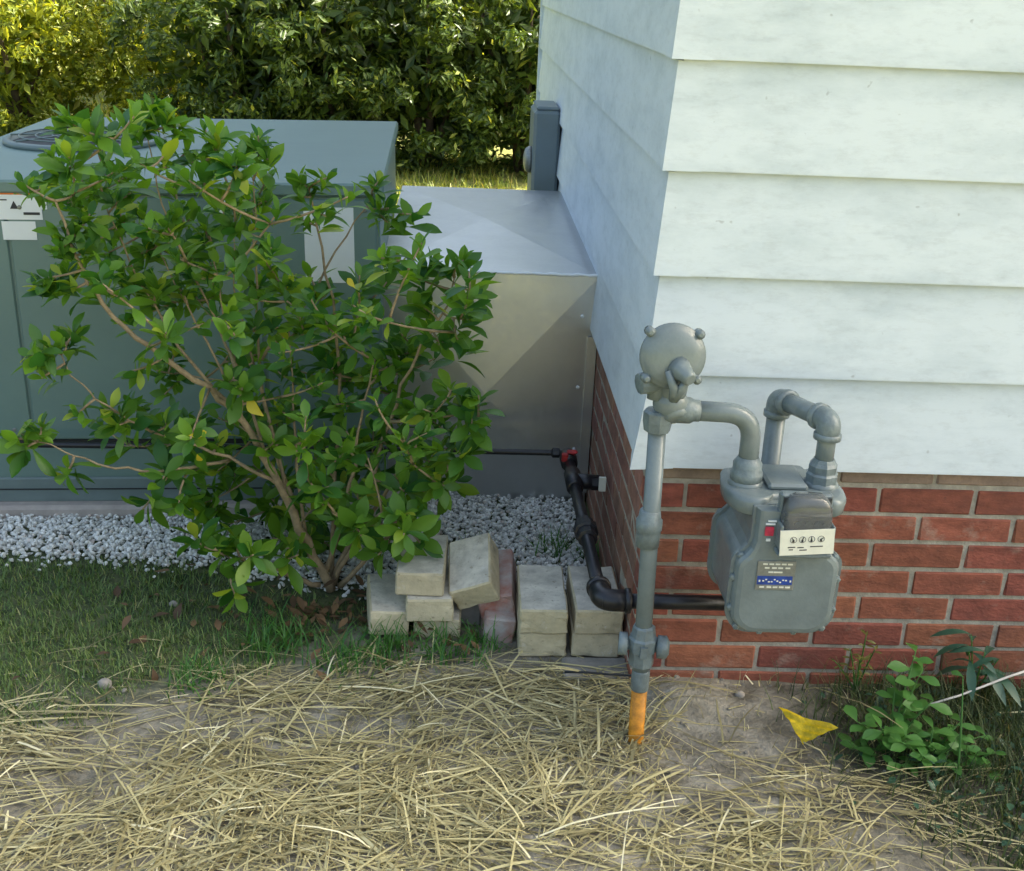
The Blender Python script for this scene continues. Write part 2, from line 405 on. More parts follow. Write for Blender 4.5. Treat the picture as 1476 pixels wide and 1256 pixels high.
def ground_mat():
    mm = bpy.data.materials.new('soil_and_turf'); mm.use_nodes = True
    n = mm.node_tree.nodes; L = mm.node_tree.links; p = n['Principled BSDF']; p.inputs['Roughness'].default_value = .95
    geo = n.new('ShaderNodeNewGeometry'); P = geo.outputs['Position']
    def nz(s, d=6):
        t = n.new('ShaderNodeTexNoise'); t.inputs['Scale'].default_value = s; t.inputs['Detail'].default_value = d; L.new(P, t.inputs['Vector']); return t.outputs['Fac']
    def ramp(f, a, b, p0=.35, p1=.65):
        r = n.new('ShaderNodeValToRGB'); r.color_ramp.elements[0].position = p0; r.color_ramp.elements[1].position = p1
        r.color_ramp.elements[0].color = (*a, 1); r.color_ramp.elements[1].color = (*b, 1); L.new(f, r.inputs[0]); return r.outputs[0]
    def mix(f, a, b):
        x = n.new('ShaderNodeMixRGB'); L.new(f, x.inputs[0]); L.new(a, x.inputs[1]); L.new(b, x.inputs[2]); return x.outputs[0]
    def rng(v, a, b):
        x = n.new('ShaderNodeMapRange'); x.inputs[1].default_value = a; x.inputs[2].default_value = b; L.new(v, x.inputs[0]); return x.outputs[0]
    def op(o, a, b):
        x = n.new('ShaderNodeMath'); x.operation = o
        for i, v in enumerate((a, b)):
            if isinstance(v, (int, float)): x.inputs[i].default_value = v
            else: L.new(v, x.inputs[i])
        return x.outputs[0]
    sx = n.new('ShaderNodeSeparateXYZ'); L.new(P, sx.inputs[0]); X, Y = sx.outputs[0], sx.outputs[1]
    soil = ramp(nz(14), (.13, .118, .088), (.30, .28, .225))
    turf = ramp(nz(20), (.035, .055, .02), (.10, .115, .045))
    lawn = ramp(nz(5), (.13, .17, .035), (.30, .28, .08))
    wob = op('MULTIPLY', op('SUBTRACT', nz(6), .5), .5)
    # turf lies left of a slanting line running back from the straw
    g = rng(op('ADD', op('ADD', op('MULTIPLY', X, -.55), Y), wob), .42, .62)
    c = mix(g, soil, turf)
    soil_shade = ramp(nz(18), (.03, .026, .018), (.085, .075, .05))
    shade_mask = op('MULTIPLY', rng(op('ADD', X, wob), .28, .55), rng(op('ADD', Y, wob), -.75, -.45))
    c = mix(shade_mask, c, soil_shade)  # shade of the right corner mixed into the soil colour
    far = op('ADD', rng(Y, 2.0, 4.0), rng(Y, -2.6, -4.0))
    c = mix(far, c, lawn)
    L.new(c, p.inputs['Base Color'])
    b = n.new('ShaderNodeBump'); b.inputs['Strength'].default_value = .8; b.inputs['Distance'].default_value = .012
    L.new(nz(70, 8), b.inputs['Height']); L.new(b.outputs[0], p.inputs['Normal'])
    return mm
def build_ground():
    xs = [-150, -80, -40, -22, -14, -10, -8, -6.5, -5, -4, -3.2, -2.6] + [-2.2 + .04 * i for i in range(100)] + [2, 2.6, 3.5, 5, 8, 14, 25, 50, 150]
    ys = [-60, -25, -10, -5, -3, -2, -1.5] + [-1.2 + .04 * i for i in range(65)] + [1.6, 2, 2.5, 3, 3.5, 4, 4.5, 5, 5.5, 6, 6.5, 7, 7.5, 8, 8.5, 9, 10, 11, 12, 13, 14, 15, 16, 17, 18, 20, 24, 30, 45, 70, 120, 250]
    V = [(x, y, gh(x, y)) for y in ys for x in xs]; n = len(xs)
    F = [(j*n+i, j*n+i+1, (j+1)*n+i+1, (j+1)*n+i) for j in range(len(ys)-1) for i in range(n-1)]
    mb = MB(); mb.add(V, F, 0, True)
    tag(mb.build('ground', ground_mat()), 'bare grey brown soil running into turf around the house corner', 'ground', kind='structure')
build_ground()

# ------------------------------------------------------------------ house
ZB = .542; EXP = .208; PR = .02
HX, HY = 11.0, 4.22
house = empty('house', (0, 0, 0), 'white lap sided house corner standing on a red brick foundation', 'house')
fw = MB()
fw.box((.002, .0045, -.4), (HX - .007, HY - .007, ZB + .05))
found = fw.build('foundation_wall', M['mortar'], house)
def brick_mesh(l, d, h, seed, name):
    r = random.Random(seed); b = MB().cbox((-l/2, -d/2, -h/2), (l/2, d/2, h/2), .0035)
    b.v = [tuple(c + r.uniform(-.0012, .0012) for c in p) for p in b.v]
    return b
BL, BH, CO = .2040, .0570, .0667
bmesh_v = [brick_mesh(BL, .05, BH, s, 'brick').mesh('brick', M['brick']) for s in range(6)]
# courses counted down from under the siding: (top joint z)
ztop0 = .5
phase = [at_y(1267, 720, 0).x, at_y(1323, 762, 0).x, at_y(1254.5, 800, 0).x, at_y(1313, 842, 0).x, at_y(1236, 877, 0).x]
phase += [phase[3] + .004, phase[4] - .003, phase[3] + .01, phase[4]]
side_m = [brick_mesh(BL, .05, BH, s, 'brick').mesh('brick', M['brick_side']) for s in range(3)]
dust_m = [brick_mesh(BL, .05, .040, s, 'brick').mesh('brick', M['dusty_brick']) for s in range(3)]
def place_brick(me, x, y, z, rz):
    o = link_mesh('brick', me, found, world=False)
    o.matrix_parent_inverse = Matrix()
    o.location = (x, y, z); o.rotation_euler = (rnd.uniform(-.01, .01), rnd.uniform(-.006, .006), rz + rnd.uniform(-.006, .006) + (math.pi if rnd.random() < .5 else 0))
    return o
for c in range(-1, 9):
    zc = ztop0 - (c + .5) * CO
    me_set = bmesh_v
    if c == -1: zc = ztop0 + .005 + .0215; me_set = dust_m
    ph = phase[c] if c >= 0 else phase[1] + .02
    # right wall
    k0 = math.floor((0 - ph) / .2135)
    x = ph + k0 * .2135
    while x < 1.75:
        a, b = x + .0048, x + .2135 - .0048
        a = max(a, 0.0)
        if b - a > .03:
            o = place_brick(rnd.choice(me_set), (a + b) / 2, .025 + rnd.uniform(-.0015, .0015), zc, 0)
            o.scale.x = (b - a) / BL
        x += .2135
    # left wall: quoin alternates
    y = .052 if c % 2 else -.055 + .0
    y0 = .056
    off = 0 if c % 2 else .1
    y = y0 - off
    while y < 1.5:
        a, b = max(y, y0) + .0, y + .2035
        if b - a > .03:
            o = place_brick(rnd.choice(me_set if c < 0 else side_m), .025 + rnd.uniform(-.0015, .0015), (a + b) / 2, zc, math.pi / 2)
            o.scale.x = (b - a) / BL
        y += .2135

# siding boards: each course a tapered board; butt edge 13 mm
def sboard(p0, p1, nrm, z, thick=.017, h=EXP):
    """p0->p1 along wall at the face line, nrm outward"""
    p0, p1, nrm = Vector(p0), Vector(p1), Vector(nrm)
    d = MB()
    prof = [(0.0, z + .006), (thick, z), (thick, z + .005), (.0015, z + h + .012), (-.02, z + h + .012), (-.02, z)]
    V = []
    N = 14
    for i in range(N + 1):
        q = p0.lerp(p1, i / N)
        for j, (o, zz) in enumerate(prof):
            dz = .0012 * noise.noise(Vector((q.x * 2.3 + z * 17, q.y * 2.3, z * 9))) if j in (0, 1, 2) else 0
            do = .0016 * noise.noise(Vector((q.x * 1.3 + 40, q.y * 1.3 + z * 31, z * 5))) if j in (1, 2) else 0
            V.append((q.x + nrm.x * (o + do), q.y + nrm.y * (o + do), zz + dz))
    n = len(prof); F = []
    for i in range(N):
        for j in range(n):
            F.append((i*n+j, i*n+(j+1) % n, (i+1)*n+(j+1) % n, (i+1)*n+j))
    F.append(tuple(range(n))); F.append(tuple(N*n + k for k in reversed(range(n))))
    d.add(V, F)
    return d
off = PR - .012
NC = 22
for k in range(NC):
    z = ZB + k * EXP
    sboard((.0, -off, z), (HX, -off, z), (0, -1, 0), z).build('siding_board', M['siding'], house)
    sboard((-off, HY, z), (-off, 0.0, z), (-1, 0, 0), z).build('siding_board', M['siding'], house)
    # metal corner cap over both boards
    a, b = off + .0195, .05
    fl = .016 if k == 0 else 0.0
    zt = z + EXP - .004; zb = z - .0008
    cb = MB()
    o0 = off + .0185; o1 = off + .0030
    lo = [Vector((b, -o0, zb)), Vector((-o0 - fl, -o0 - fl * .2, zb - (.004 if k == 0 else 0))), Vector((-o0 - fl * .2, b, zb))]
    li = [Vector((b, -o0 + .003, zb)), Vector((-o0 + .003, -o0 + .003, zb)), Vector((-o0 + .003, b, zb))]
    hi = [Vector((b, -o1, zt)), Vector((-o1, -o1, zt)), Vector((-o1, b, zt))]
    hi2 = [p + Vector((.003 if i else 0, .003 if i < 2 else 0, 0)) for i, p in enumerate(hi)]
    V = lo + hi + li + hi2
    F = [(1,0,3,4),(2,1,4,5),(0,1,7,6),(1,2,8,7),(3,9,10,4),(4,10,11,5),(0,6,9,3),(2,5,11,8),(6,7,10,9),(7,8,11,10)]
    cb.add(V, F); cb.build('corner_cap', M['siding'], house)
mb = MB(); mb.box((-off - .022, HY - .02, ZB - .01), (.02, HY + .02, ZB + NC * EXP)); mb.build('corner_board', M['siding'], house)
mb = MB(); mb.box((.02, .02, ZB), (HX, HY - .001, ZB + NC * EXP)); mb.build('wall_core', M['siding'], house)
ztop = ZB + NC * EXP
M['shingle'] = mat('roof_shingle', (.06, .06, .06), rough=.9, var=.3, vscale=10)
mb = MB()
yc = HY / 2
for s in (-1, 1):
    e = yc + s * (yc + .3)
    V = [(-.25, e, ztop), (HX + .25, e, ztop), (HX + .25, yc, ztop + 1.5), (-.25, yc, ztop + 1.5)]
    V2 = [(x, y, z + .08) for x, y, z in V]
    mb.add(V + V2, [(0,3,2,1),(4,5,6,7),(0,1,5,4),(1,2,6,5),(2,3,7,6),(3,0,4,7)])
mb.build('roof', M['shingle'], house)
mb = MB(); mb.add([(0, 0, ztop), (0, HY, ztop), (0, yc, ztop + 1.4), (.02, 0, ztop), (.02, HY, ztop), (.02, yc, ztop + 1.4)], [(0,1,2),(3,5,4),(0,3,4,1),(1,4,5,2),(2,5,3,0)]); mb.build('gable', M['siding'], house)

# ------------------------------------------------------------------ packaged air conditioner
AZ = R(1.5)
ac = empty('air_conditioner', (-.615, .895, 0), 'teal grey packaged air conditioner cabinet on a concrete pad behind the bush', 'air conditioner', rz=AZ)
ac.rotation_euler[1] = R(-1.2)
def acl(mb, name, mats, parent=ac):
    o = bpy.data.objects.new(name, mb.mesh(name, mats)); COL.objects.link(o); o.parent = parent; return o
AW, AD, AH = 1.265, 1.45, .972
mb = MB(); mb.cbox((-AW, .0, .07), (0, AD, AH - .035), .004); cab = acl(mb, 'cabinet', M['unit'])
mb = MB(); mb.cbox((-AW - .012, -.014, AH - .036), (.012, AD + .012, AH), .006); lid = acl(mb, 'lid', M['unit'])
mb = MB(); mb.cbox((-AW - .004, -.008, .046), (.004, AD + .004, .122), .004); acl(mb, 'base_rail', M['unit_dk'])
mb = MB(); mb.box((-AW - .008, -.011, .086), (.008, -.0075, .089)); acl(mb, 'rail_seam', M['unit_gap'])
mb = MB(); mb.cbox((-.985, -.007, .24), (-.33, .001, AH - .045), .003); acl(mb, 'access_panel', M['unit'])
mb = MB(); mb.cbox((-AW + .01, -.007, .24), (-.993, .001, AH - .045), .003); acl(mb, 'access_panel', M['unit'])
mb = MB(); mb.cbox((-.32, -.007, .24), (-.01, .001, AH - .045), .003); acl(mb, 'access_panel', M['unit'])
mb = MB(); mb.box((-AW + .004, -.0045, .226), (-.004, -.001, .239)); acl(mb, 'panel_gap', M['unit_gap'])
# condenser fan opening in the lid
fm = MB(); c = Vector((-.97, .76, AH))
fm.lathe([(.25, 0), (.25, .014), (.232, .018), (.230, .004), (.225, .004)], Matrix.Translation(c), 36)
fan = acl(fm, 'fan_ring', M['unit_dk'])
fm = MB(); fm.lathe([(.224, .004), (.22, .0045), (.01, .005)], Matrix.Translation(c), 36); 
acl(fm, 'fan_well', M['unit_gap'], fan)
fm = MB()
for r_ in (.05, .10, .15, .20):
    fm.tube([c + Vector((r_ * math.cos(a * math.pi / 18), r_ * math.sin(a * math.pi / 18), .024)) for a in range(37)], .0025, 5, cap=False)
for a in range(8):
    fm.tube([c + Vector((0, 0, .03)), c + Vector((.235 * math.cos(a * math.pi / 4), .235 * math.sin(a * math.pi / 4), .02))], .003, 5)
acl(fm, 'fan_guard', M['unit_dk'], fan)
# labels on the front
def ac_px(u, v):
    """pixel -> local point on the cabinet front"""
    Mw = world_of(ac); n = Mw.to_3x3() @ Vector((0, -1, 0)); p0 = Mw @ Vector((0, -.007, 0))
    d = ray(u, v); t = (p0 - CAMP).dot(n) / d.dot(n); return Mw.inverted() @ (CAMP + d * t)
def sticker(name, u0, v0, u1, v1, m_, t=.0015, parent=ac, base=-.007):
    a = ac_px(u0, v0); b = ac_px(u1, v1)
    mb = MB(); mb.box((a.x, base - t, b.z), (b.x, base - .0001, a.z)); return acl(mb, name, m_, parent)
s1 = sticker('warning_label', -14, 272, 62, 317, M['white'])
sticker('orange_stripe', -14, 272, 62, 281, M['orange_print'], .0022, s1, -.0072)
a = ac_px(20, 290); b = ac_px(26, 302)
tri = MB(); w_ = .011; zz = ac_px(20, 301).z; xx = ac_px(21, 301).x
tri.add([(xx - w_, -.0095, zz), (xx + w_, -.0095, zz), (xx, -.0095, zz + .021), (xx - w_, -.0086, zz), (xx + w_, -.0086, zz), (xx, -.0086, zz + .021)], [(0,1,2),(5,4,3),(0,3,4,1),(1,4,5,2),(2,5,3,0)])
acl(tri, 'warning_triangle', M['ink'], s1)
sticker('text_line', 34, 306, 58, 310, M['ink'], .0022, s1, -.0072)
sticker('text_line', -10, 287, 10, 289, M['ink'], .0022, s1, -.0072)
sticker('rating_label', 2, 319, 54, 346, M['white'])
s3 = sticker('small_label', 306, 270, 326, 312, M['white'])
sticker('orange_stripe', 306, 270, 326, 284, M['orange_print'], .0022, s3, -.0072)
sticker('small_label', 56, 272, 68, 302, M['white'])
sticker('data_plate', 437, 299, 512, 408, M['white'])
# louvre screws
mb = MB()
for x_ in (-1.22, -1.04, -.95, -.38, -.29, -.04):
    for z_ in (.27, .9):
        mb.lathe([(.006, 0), (.006, .003), (.003, .004)], axis_m((x_, -.0068, z_), (0, -1, 0)), 8)
acl(mb, 'screw', M['plate'])
pad = MB(); pad.cbox((-1.5, -.045, -.12), (.05, 1.55, .048), .01)
for i, p in enumerate(pad.v):
    pass
po = pad.build('equipment_pad', M['concrete']); po.location = (-.615, .895, 0); po.rotation_euler = (0, R(-1.2), AZ)
tag(po, 'pale concrete slab carrying the air conditioner cabinet', 'concrete pad')

# ------------------------------------------------------------------ duct
duct = empty('air_duct', (-.32, 1.06, 0), 'galvanised sheet metal duct box joining the air conditioner to the house wall', 'duct')
DX0, DX1, DY0, DY1, DZ0, DZ1 = -.650, -.006, 1.05, 2.52, -.03, .70
def crease(c4, dep, m_, name, thick=.004):
    """cross broken sheet: four corners and a raised centre"""
    c4 = [Vector(p) for p in c4]; n = (c4[1] - c4[0]).cross(c4[3] - c4[0]).normalized()
    ce = sum(c4, Vector()) / 4 + n * dep
    b4 = [p - n * thick for p in c4]
    mb = MB(); mb.add(c4 + [ce] + b4, [(0,1,4),(1,2,4),(2,3,4),(3,0,4),(8,7,6,5),(0,5,6,1),(1,6,7,2),(2,7,8,3),(3,8,5,0)])
    return mb.build(name, m_, duct)
crease([(DX0, DY0, DZ0), (DX1, DY0, DZ0), (DX1, DY0, DZ1), (DX0, DY0, DZ1)], .017, M['galv'], 'side_sheet')
crease([(DX0, DY0 + .001, DZ1 + .003), (DX1, DY0 + .001, DZ1 + .003), (DX1, DY1, DZ1 + .003), (DX0, DY1, DZ1 + .003)], .018, M['galv'], 'top_sheet')
crease([(DX1, DY1, DZ0), (DX0, DY1, DZ0), (DX0, DY1, DZ1), (DX1, DY1, DZ1)], .01, M['galv'], 'rear_sheet')
mb = MB()
pts = [(DX0 + i * (DX1 - DX0) / 40, DY0 - .002 + rnd.uniform(-.0015, .0015), DZ1 + .003 + rnd.uniform(-.0012, .0012)) for i in range(41)]
mb.tube(pts, [.0042 + rnd.uniform(-.0012, .0012) for _ in pts], 6); mb.build('seam_edge', M['seam'], duct)
mb = MB(); mb.box((-.031, DY0 - .012, .02), (-.003, DY0 - .006, .52)); mb.box((-.031, DY0 - .006, .02), (-.027, DY0 - .001, .52)); mb.build('wall_flange', M['galv'], duct)
mb = MB(); mb.box((-.008, DY0 - .006, DZ1 - .25), (-.002, DY0 - .001, DZ1)); mb.build('edge_strip', M['galv'], duct)
mb = MB()
for p in ((-.05, .36), (-.05, .16), (-.05, .58)):
    mb.lathe([(.006, 0), (.006, .003), (.003, .005)], axis_m((p[0], DY0 - .001, p[1]), (0, -1, 0)), 8)
mb.build('screw', M['white'], duct)

# ------------------------------------------------------------------ disconnect box on the left wall
db = empty('electrical_box', (-.03, 2.75, .6), 'grey electrical box with round cover mounted on the white side wall beyond the duct', 'electrical box')
mb = MB(); mb.cbox((-.128, 2.62, .45), (-.020, 2.92, 1.005), .012); mb.build('case', M['box'], db)
mb = MB(); mb.cbox((-.021, 2.66, .50), (-.006, 2.90, .93), .003); mb.build('shadow_gap', M['unit_gap'], db)  # black filler standing for the shadow gap between case and wall
mb = MB(); mb.cbox((-.118, 2.63, 1.004), (-.027, 2.91, 1.02), .006); mb.build('rain_cap', M['box'], db)
mb = MB(); mb.lathe([(.055, 0), (.055, .012), (.045, .026), (.02, .033)], axis_m((-.128, 2.70, .80), (-1, 0, 0)), 20); mb.build('round_cover', M['plate'], db)
mb = MB(); mb.tube([(-.07, 2.8, .46), (-.07, 2.8, -.03)], .016, 10); mb.build('conduit', M['box'], db)

# ------------------------------------------------------------------ gas riser pipe
RXP, RYP = -.013, -.234
riser = empty('gas_riser_pipe', (RXP, RYP, 0), 'grey upright gas riser pipe with an orange foot standing in the straw', 'pipe')
def V3(z): return Vector((RXP - .016 * max(0, min(1, z / .5)), RYP, z))
mb = MB(); mb.tube([V3(.13), V3(.735)], .0175, 20); mb.build('pipe', M['grey'], riser)
mb = MB(); mb.tube([V3(-.15), V3(.132)], [.0165] * 2, 20); mb.build('orange_foot', M['orange'], riser)
mb = MB(); mb.lathe([(.0178, 0), (.019, .003), (.019, .045), (.0178, .048)], Matrix.Translation(V3(.128)), 20); mb.build('sleeve', M['grey2'], riser)
mb = MB()
mb.lathe([(.018, 0), (.026, .003), (.026, .035), (.0305, .038), (.0305, .064), (.026, .068), (.023, .09), (.018, .094)], Matrix.Translation(V3(.186)), 8, sm=False)
stopv = mb.build('stop_valve', M['grey2'], riser)
c = V3(.232)
mb = MB(); mb.lathe([(.021, -.048), (.024, -.046), (.024, -.03), (.012, -.028), (.012, .03), (.024, .032), (.024, .05), (.014, .056)], axis_m(c, (1, -.15, 0)), 12); mb.build('valve_plug', M['grey2'], stopv)
mb = MB(); mb.box((-.007, -.034, -.012), (.007, -.022, .012), Matrix.Translation(c)); mb.build('valve_key', M['grey2'], stopv)
mb = MB()
mb.lathe([(.0178, 0), (.023, .002), (.0245, .03), (.0245, .036), (.0265, .04), (.0265, .058), (.023, .062), (.021, .078), (.0178, .081)], Matrix.Translation(V3(.457)), 18); mb.build('coupling', M['grey2'], riser)

# ------------------------------------------------------------------ regulator
reg = empty('gas_regulator', (-.02, -.234, .72), 'grey round gas pressure regulator on top of the riser pipe', 'gas regulator')
rc = Vector((-.0175, -.262, .862))
ax = Vector((.02, -.97, .12)).normalized()
A = axis_m(rc, ax)
mb = MB(); mb.lathe([(.02, -.058), (.036, -.052), (.052, -.034), (.0575, -.012), (.0575, -.002), (.0615, -.002), (.0615, .008), (.0575, .009), (.055, .0125), (.047, .018), (.034, .022), (.018, .0245), (.006, .025)], A, 40)
case = mb.build('diaphragm_case', M['grey'], reg)
for k, a in enumerate((42, 135, 222, 318, 270)):
    d = Matrix.Rotation(R(a), 3, ax) @ (A.to_3x3() @ Vector((1, 0, 0)))
    # direction measured from +x in the disc plane
    dx = Vector((math.cos(R(a)), 0, math.sin(R(a)))); dx = (dx - ax * dx.dot(ax)).normalized()
    p = rc + dx * .0635 + ax * .002
    if k < 4:
        mb = MB(); mb.lathe([(.0095, -.012), (.0095, .009), (.006, .010), (.006, .016), (.0035, .017)], axis_m(p, ax), 10); mb.build('bolt_lug', M['grey'], case)
dv = Vector((.42, -.78, -.30)).normalized()
mb = MB(); mb.lathe([(.024, -.005), (.019, .012), (.0145, .026), (.014, .033), (.010, .037)], axis_m(rc + Vector((.012, -.022, -.018)), dv), 20); mb.build('vent_boss', M['grey'], case)
mb = MB()
mb.tube([rc + Vector((-.012, -.03, -.02)), rc + Vector((.001, -.038, -.05)), rc + Vector((.004, -.024, -.078))], [.006, .009, .008], 8)
mb.tube([rc + Vector((.032, -.03, -.026)), rc + Vector((.016, -.038, -.05)), rc + Vector((.006, -.026, -.078))], [.006, .009, .008], 8)
mb.build('rib', M['grey'], case)
mb = MB(); mb.lathe([(.012, -.03), (.02, -.028), (.022, 0), (.02, .022), (.012, .024)], axis_m(rc + Vector((-.035, .018, -.058)), (-.9, -.3, -.1)), 10, sm=False); mb.build('vent_plug', M['grey2'], reg)
rb = Vector((-.008, -.238, .757))
mb = MB()
mb.ball(rb + Vector((0, 0, .004)), .033, 18, (1.05, .95, .95)); 
mb.tube([rb + Vector((.0, 0, .01)), rb + Vector((.004, -.004, .075))], [.026, .03], 16)
mb.tube([rb + Vector((-.026, .002, .012)), rb + Vector((-.026, .006, .075))], [.02, .022], 14)
mb.build('valve_body', M['grey'], reg)
mb = MB(); mb.lathe([(.018, -.004), (.0255, -.002), (.029, .018), (.029, .036), (.024, .040)], Matrix.Translation((RXP - .016, RYP, .706)), 8, sm=False)
mb.build('inlet_nut', M['grey2'], reg)
mb = MB(); mb.lathe([(.022, -.028), (.026, -.022), (.026, .004), (.0215, .012), (.0215, .022)], axis_m((.026, -.236, .747), (1, .02, -.03)), 12); mb.build('outlet_nut', M['grey2'], reg)
mb = MB(); mb.lathe([(.022, -.02), (.024, -.018), (.024, .012), (.014, .016)], axis_m((.0, -.245, .745), (.25, -.7, -.65)), 14); mb.build('seat_cap', M['grey'], reg)

# ------------------------------------------------------------------ gas meter
MX = .2295
meter = empty('gas_meter', (MX, -.234, .32), 'grey diaphragm gas meter with dial window hanging in front of the brick foundation', 'gas meter')
def pan_outline(s=1.0, n=7):
    """outline in (x,z), z from .32; bottom corners rounded, shoulders, neck"""
    P = []
    hw = .1085 * s; b = .318 + (1 - s) * .10; r = .05 * s
    sh = .497 - (1 - s) * .03; nk = .076 * s
    def arc(cx, cz, r, a0, a1):
        for i in range(n + 1):
            a = R(a0 + (a1 - a0) * i / n); P.append((cx + r * math.cos(a), cz + r * math.sin(a)))
    arc(hw - r, b + r, r, -90, 0)
    arc(hw - .028, sh - .028, .028, 0, 62)
    P.append((nk + .004, sh + .012)); P.append((nk, sh + .03)); P.append((nk, .588)); P.append((-nk, .588)); P.append((-nk, sh + .03)); P.append((-nk - .004, sh + .012))
    arc(-hw + .028, sh - .028, .028, 118, 180)
    arc(-hw + r, b + r, r, 180, 270)
    return P
def slab_(outl, y0, y1): return [[Vector((MX + x, y, z)) for x, z in outl] for y in (y0, y1)]
def ring_at(s, y): return [Vector((MX + x, y, z)) for x, z in pan_outline(s)]
# main body between the two pans
mb = MB(); mb.loft([ring_at(.93, -.13)[::1], ring_at(.93, -.31)], sm=False)
body = mb.build('body', M['grey'], meter)
def pan(yf, sgn, name):
    mb = MB()
    mb.loft([ring_at(1.0, yf), ring_at(1.0, yf + sgn * .010)], sm=False)
    o_rings = [ring_at(.93, yf + sgn * .0102), ring_at(.92, yf + sgn * .020), ring_at(.88, yf + sgn * .028), ring_at(.80, yf + sgn * .031)]
    mb.loft(o_rings, sm=False)
    return mb.build(name, M['grey'], meter)
fp = pan(-.312, -1, 'front_pan')
rp_ = pan(-.138, 1, 'rear_pan')
for yf, sgn, par in ((-.322, -1, fp), (-.128, 1, rp_)):
    for (x_, z_) in ((-.100, .375), (-.085, .333), (-.038, .324), (.03, .324), (.085, .333), (.101, .375), (.1015, .44), (.092, .487), (-.1015, .44), (-.092, .487)):
        mb = MB(); mb.lathe([(.007, 0), (.0075, .004), (.0075, .007), (.004, .009)], axis_m((MX + x_, yf, z_), (0, sgn, 0)), 6, sm=False); mb.build('bolt', M['grey2'], par)
# top cover with lobed lip
mb = MB()
def lobe_ring(z, g=0.0):
    P = []; 
    pts = [(-.085, .088), (.085, .088), (.108, .06), (.118, .0), (.112, -.05), (.088, -.078), (.06, -.07), (.045, -.055), (-.03, -.055), (-.045, -.07), (-.072, -.08), (-.102, -.062), (-.118, -.01), (-.112, .06)]
    N = len(pts)
    for i in range(N):
        p0, p1, p2, p3 = [Vector((*pts[(i + k) % N], 0)) for k in (-1, 0, 1, 2)]
        for t in (0, .34, .67):
            q = .5 * ((2*p1) + (p2 - p0) * t + (2*p0 - 5*p1 + 4*p2 - p3) * t*t + (3*p1 - p0 - 3*p2 + p3) * t**3)
            l = q.length; q = q * ((l - g) / l)
            P.append(Vector((MX + q.x, -.234 + q.y, z)))
    return P
mb.loft([lobe_ring(.562, .008), lobe_ring(.566, .002), lobe_ring(.588, 0), lobe_ring(.596, .004), lobe_ring(.600, .014)][::1], sm=True)
top = mb.build('top_cover', M['grey'], meter)
mb = MB(); mb.cbox((MX - .038, -.27, .598), (MX + .04, -.16, .612), .005); mb.build('centre_ridge', M['grey'], top)
for x_ in (.154, .303):
    mb = MB(); mb.lathe([(.036, .592), (.033, .606), (.026, .612)], Matrix.Translation((x_, -.234, 0)), 22); mb.build('pipe_boss', M['grey'], top)
    mb = MB(); mb.lathe([(.025, .605), (.0315, .608), (.0315, .624), (.028, .628), (.0285, .642), (.024, .648), (.0205, .655)], Matrix.Translation((x_, -.234, 0)), 8 if x_ > .2 else 20, sm=x_ < .2); mb.build('union_nut', M['grey2'], meter)
# inlet bend from the regulator
mb = MB(); mb.tube(fillet([(.03, -.236, .747), (.154, -.234, .742), (.154, -.234, .63)], .062, 12), .0195, 20); mb.build('inlet_pipe', M['grey'], meter)
# outlet loop over the back
OB = Vector((.243, -.077, .722)); OF = Vector((.303, -.234, .733))
mb = MB(); mb.tube([(.303, -.234, .63), (.303, -.234, .735)], .018, 20)
mb.tube([OF, OB], .0195, 20); mb.tube([OB, (OB.x, OB.y, .25)], .0195, 20); mb.build('outlet_pipe', M['grey'], meter)
def elbow(c, d1, d2, r, ln, m_, par, name='elbow'):
    c = Vector(c); d1 = Vector(d1).normalized(); d2 = Vector(d2).normalized()
    path = fillet([c + d1 * ln, c, c + d2 * ln], ln * .8, 9)
    mb = MB(); mb.tube(path, r, 18)
    for d in (d1, d2):
        mb.lathe([(r * .9, -.001), (r * 1.14, .001), (r * 1.14, .012), (r * .9, .014)], axis_m(c + d * (ln - .012), d), 18)
    return mb.build(name, m_, par)
elbow(OF, (0, 0, -1), OB - OF, .0235, .037, M['grey2'], meter)
elbow(OB, OF - OB, (0, 0, -1), .0235, .037, M['grey2'], meter)
# index: glazed box with dial plate
idx = MB()
IX0, IX1, IY = MX - .018, MX + .078, -.338
MI = Matrix.Translation((0, 0, 0))
idx.cbox((IX0 - .004, -.352, .494), (IX1 + .004, -.29, .504), .003)
idx.cbox((IX0 - .004, -.352, .510), (IX0 + .002, -.29, .560), .002)
idx.cbox((IX1 - .002, -.352, .510), (IX1 + .004, -.29, .560), .002)
idx.cbox((IX0 - .002, -.322, .504), (IX1 + .002, -.30, .612), .004)
ib = idx.build('index_box', M['grey2'], meter)
mb = MB(); mb.box((IX0 + .003, -.3265, .51), (IX1 - .003, -.3225, .606)); 
for q in range(5):
    mb.tube([(IX0 + .012 + q * .018, -.3295, .56), (IX0 + .012 + q * .018, -.337, .56)], .006, 10)
mb.tube([(IX0 + .006, -.334, .577), (IX1 - .006, -.334, .577)], .004, 8)
mb.build('counter_works', M['dark_void'], ib)
gl = MB(); ring0 = []; 
N = 12
def dome(s, y):
    P = []
    cx = (IX0 + IX1) / 2; hw = (IX1 - IX0) / 2 * s
    P.append(Vector((cx + hw, y, .512))); 
    for i in range(N + 1):
        a = math.pi * i / N
        P.append(Vector((cx + hw * math.copysign(abs(math.cos(a)) ** .5, math.cos(a)), y, .548 + .070 * s * math.sin(a) ** .7)))
    P.append(Vector((cx - hw, y, .512)))
    return P
gl.loft([dome(1, -.321), dome(.995, -.332), dome(.97, -.341), dome(.91, -.3475), dome(.80, -.3515), dome(.6, -.353)], sm=True)
gl.build('glass_cover', M['glass'], ib)
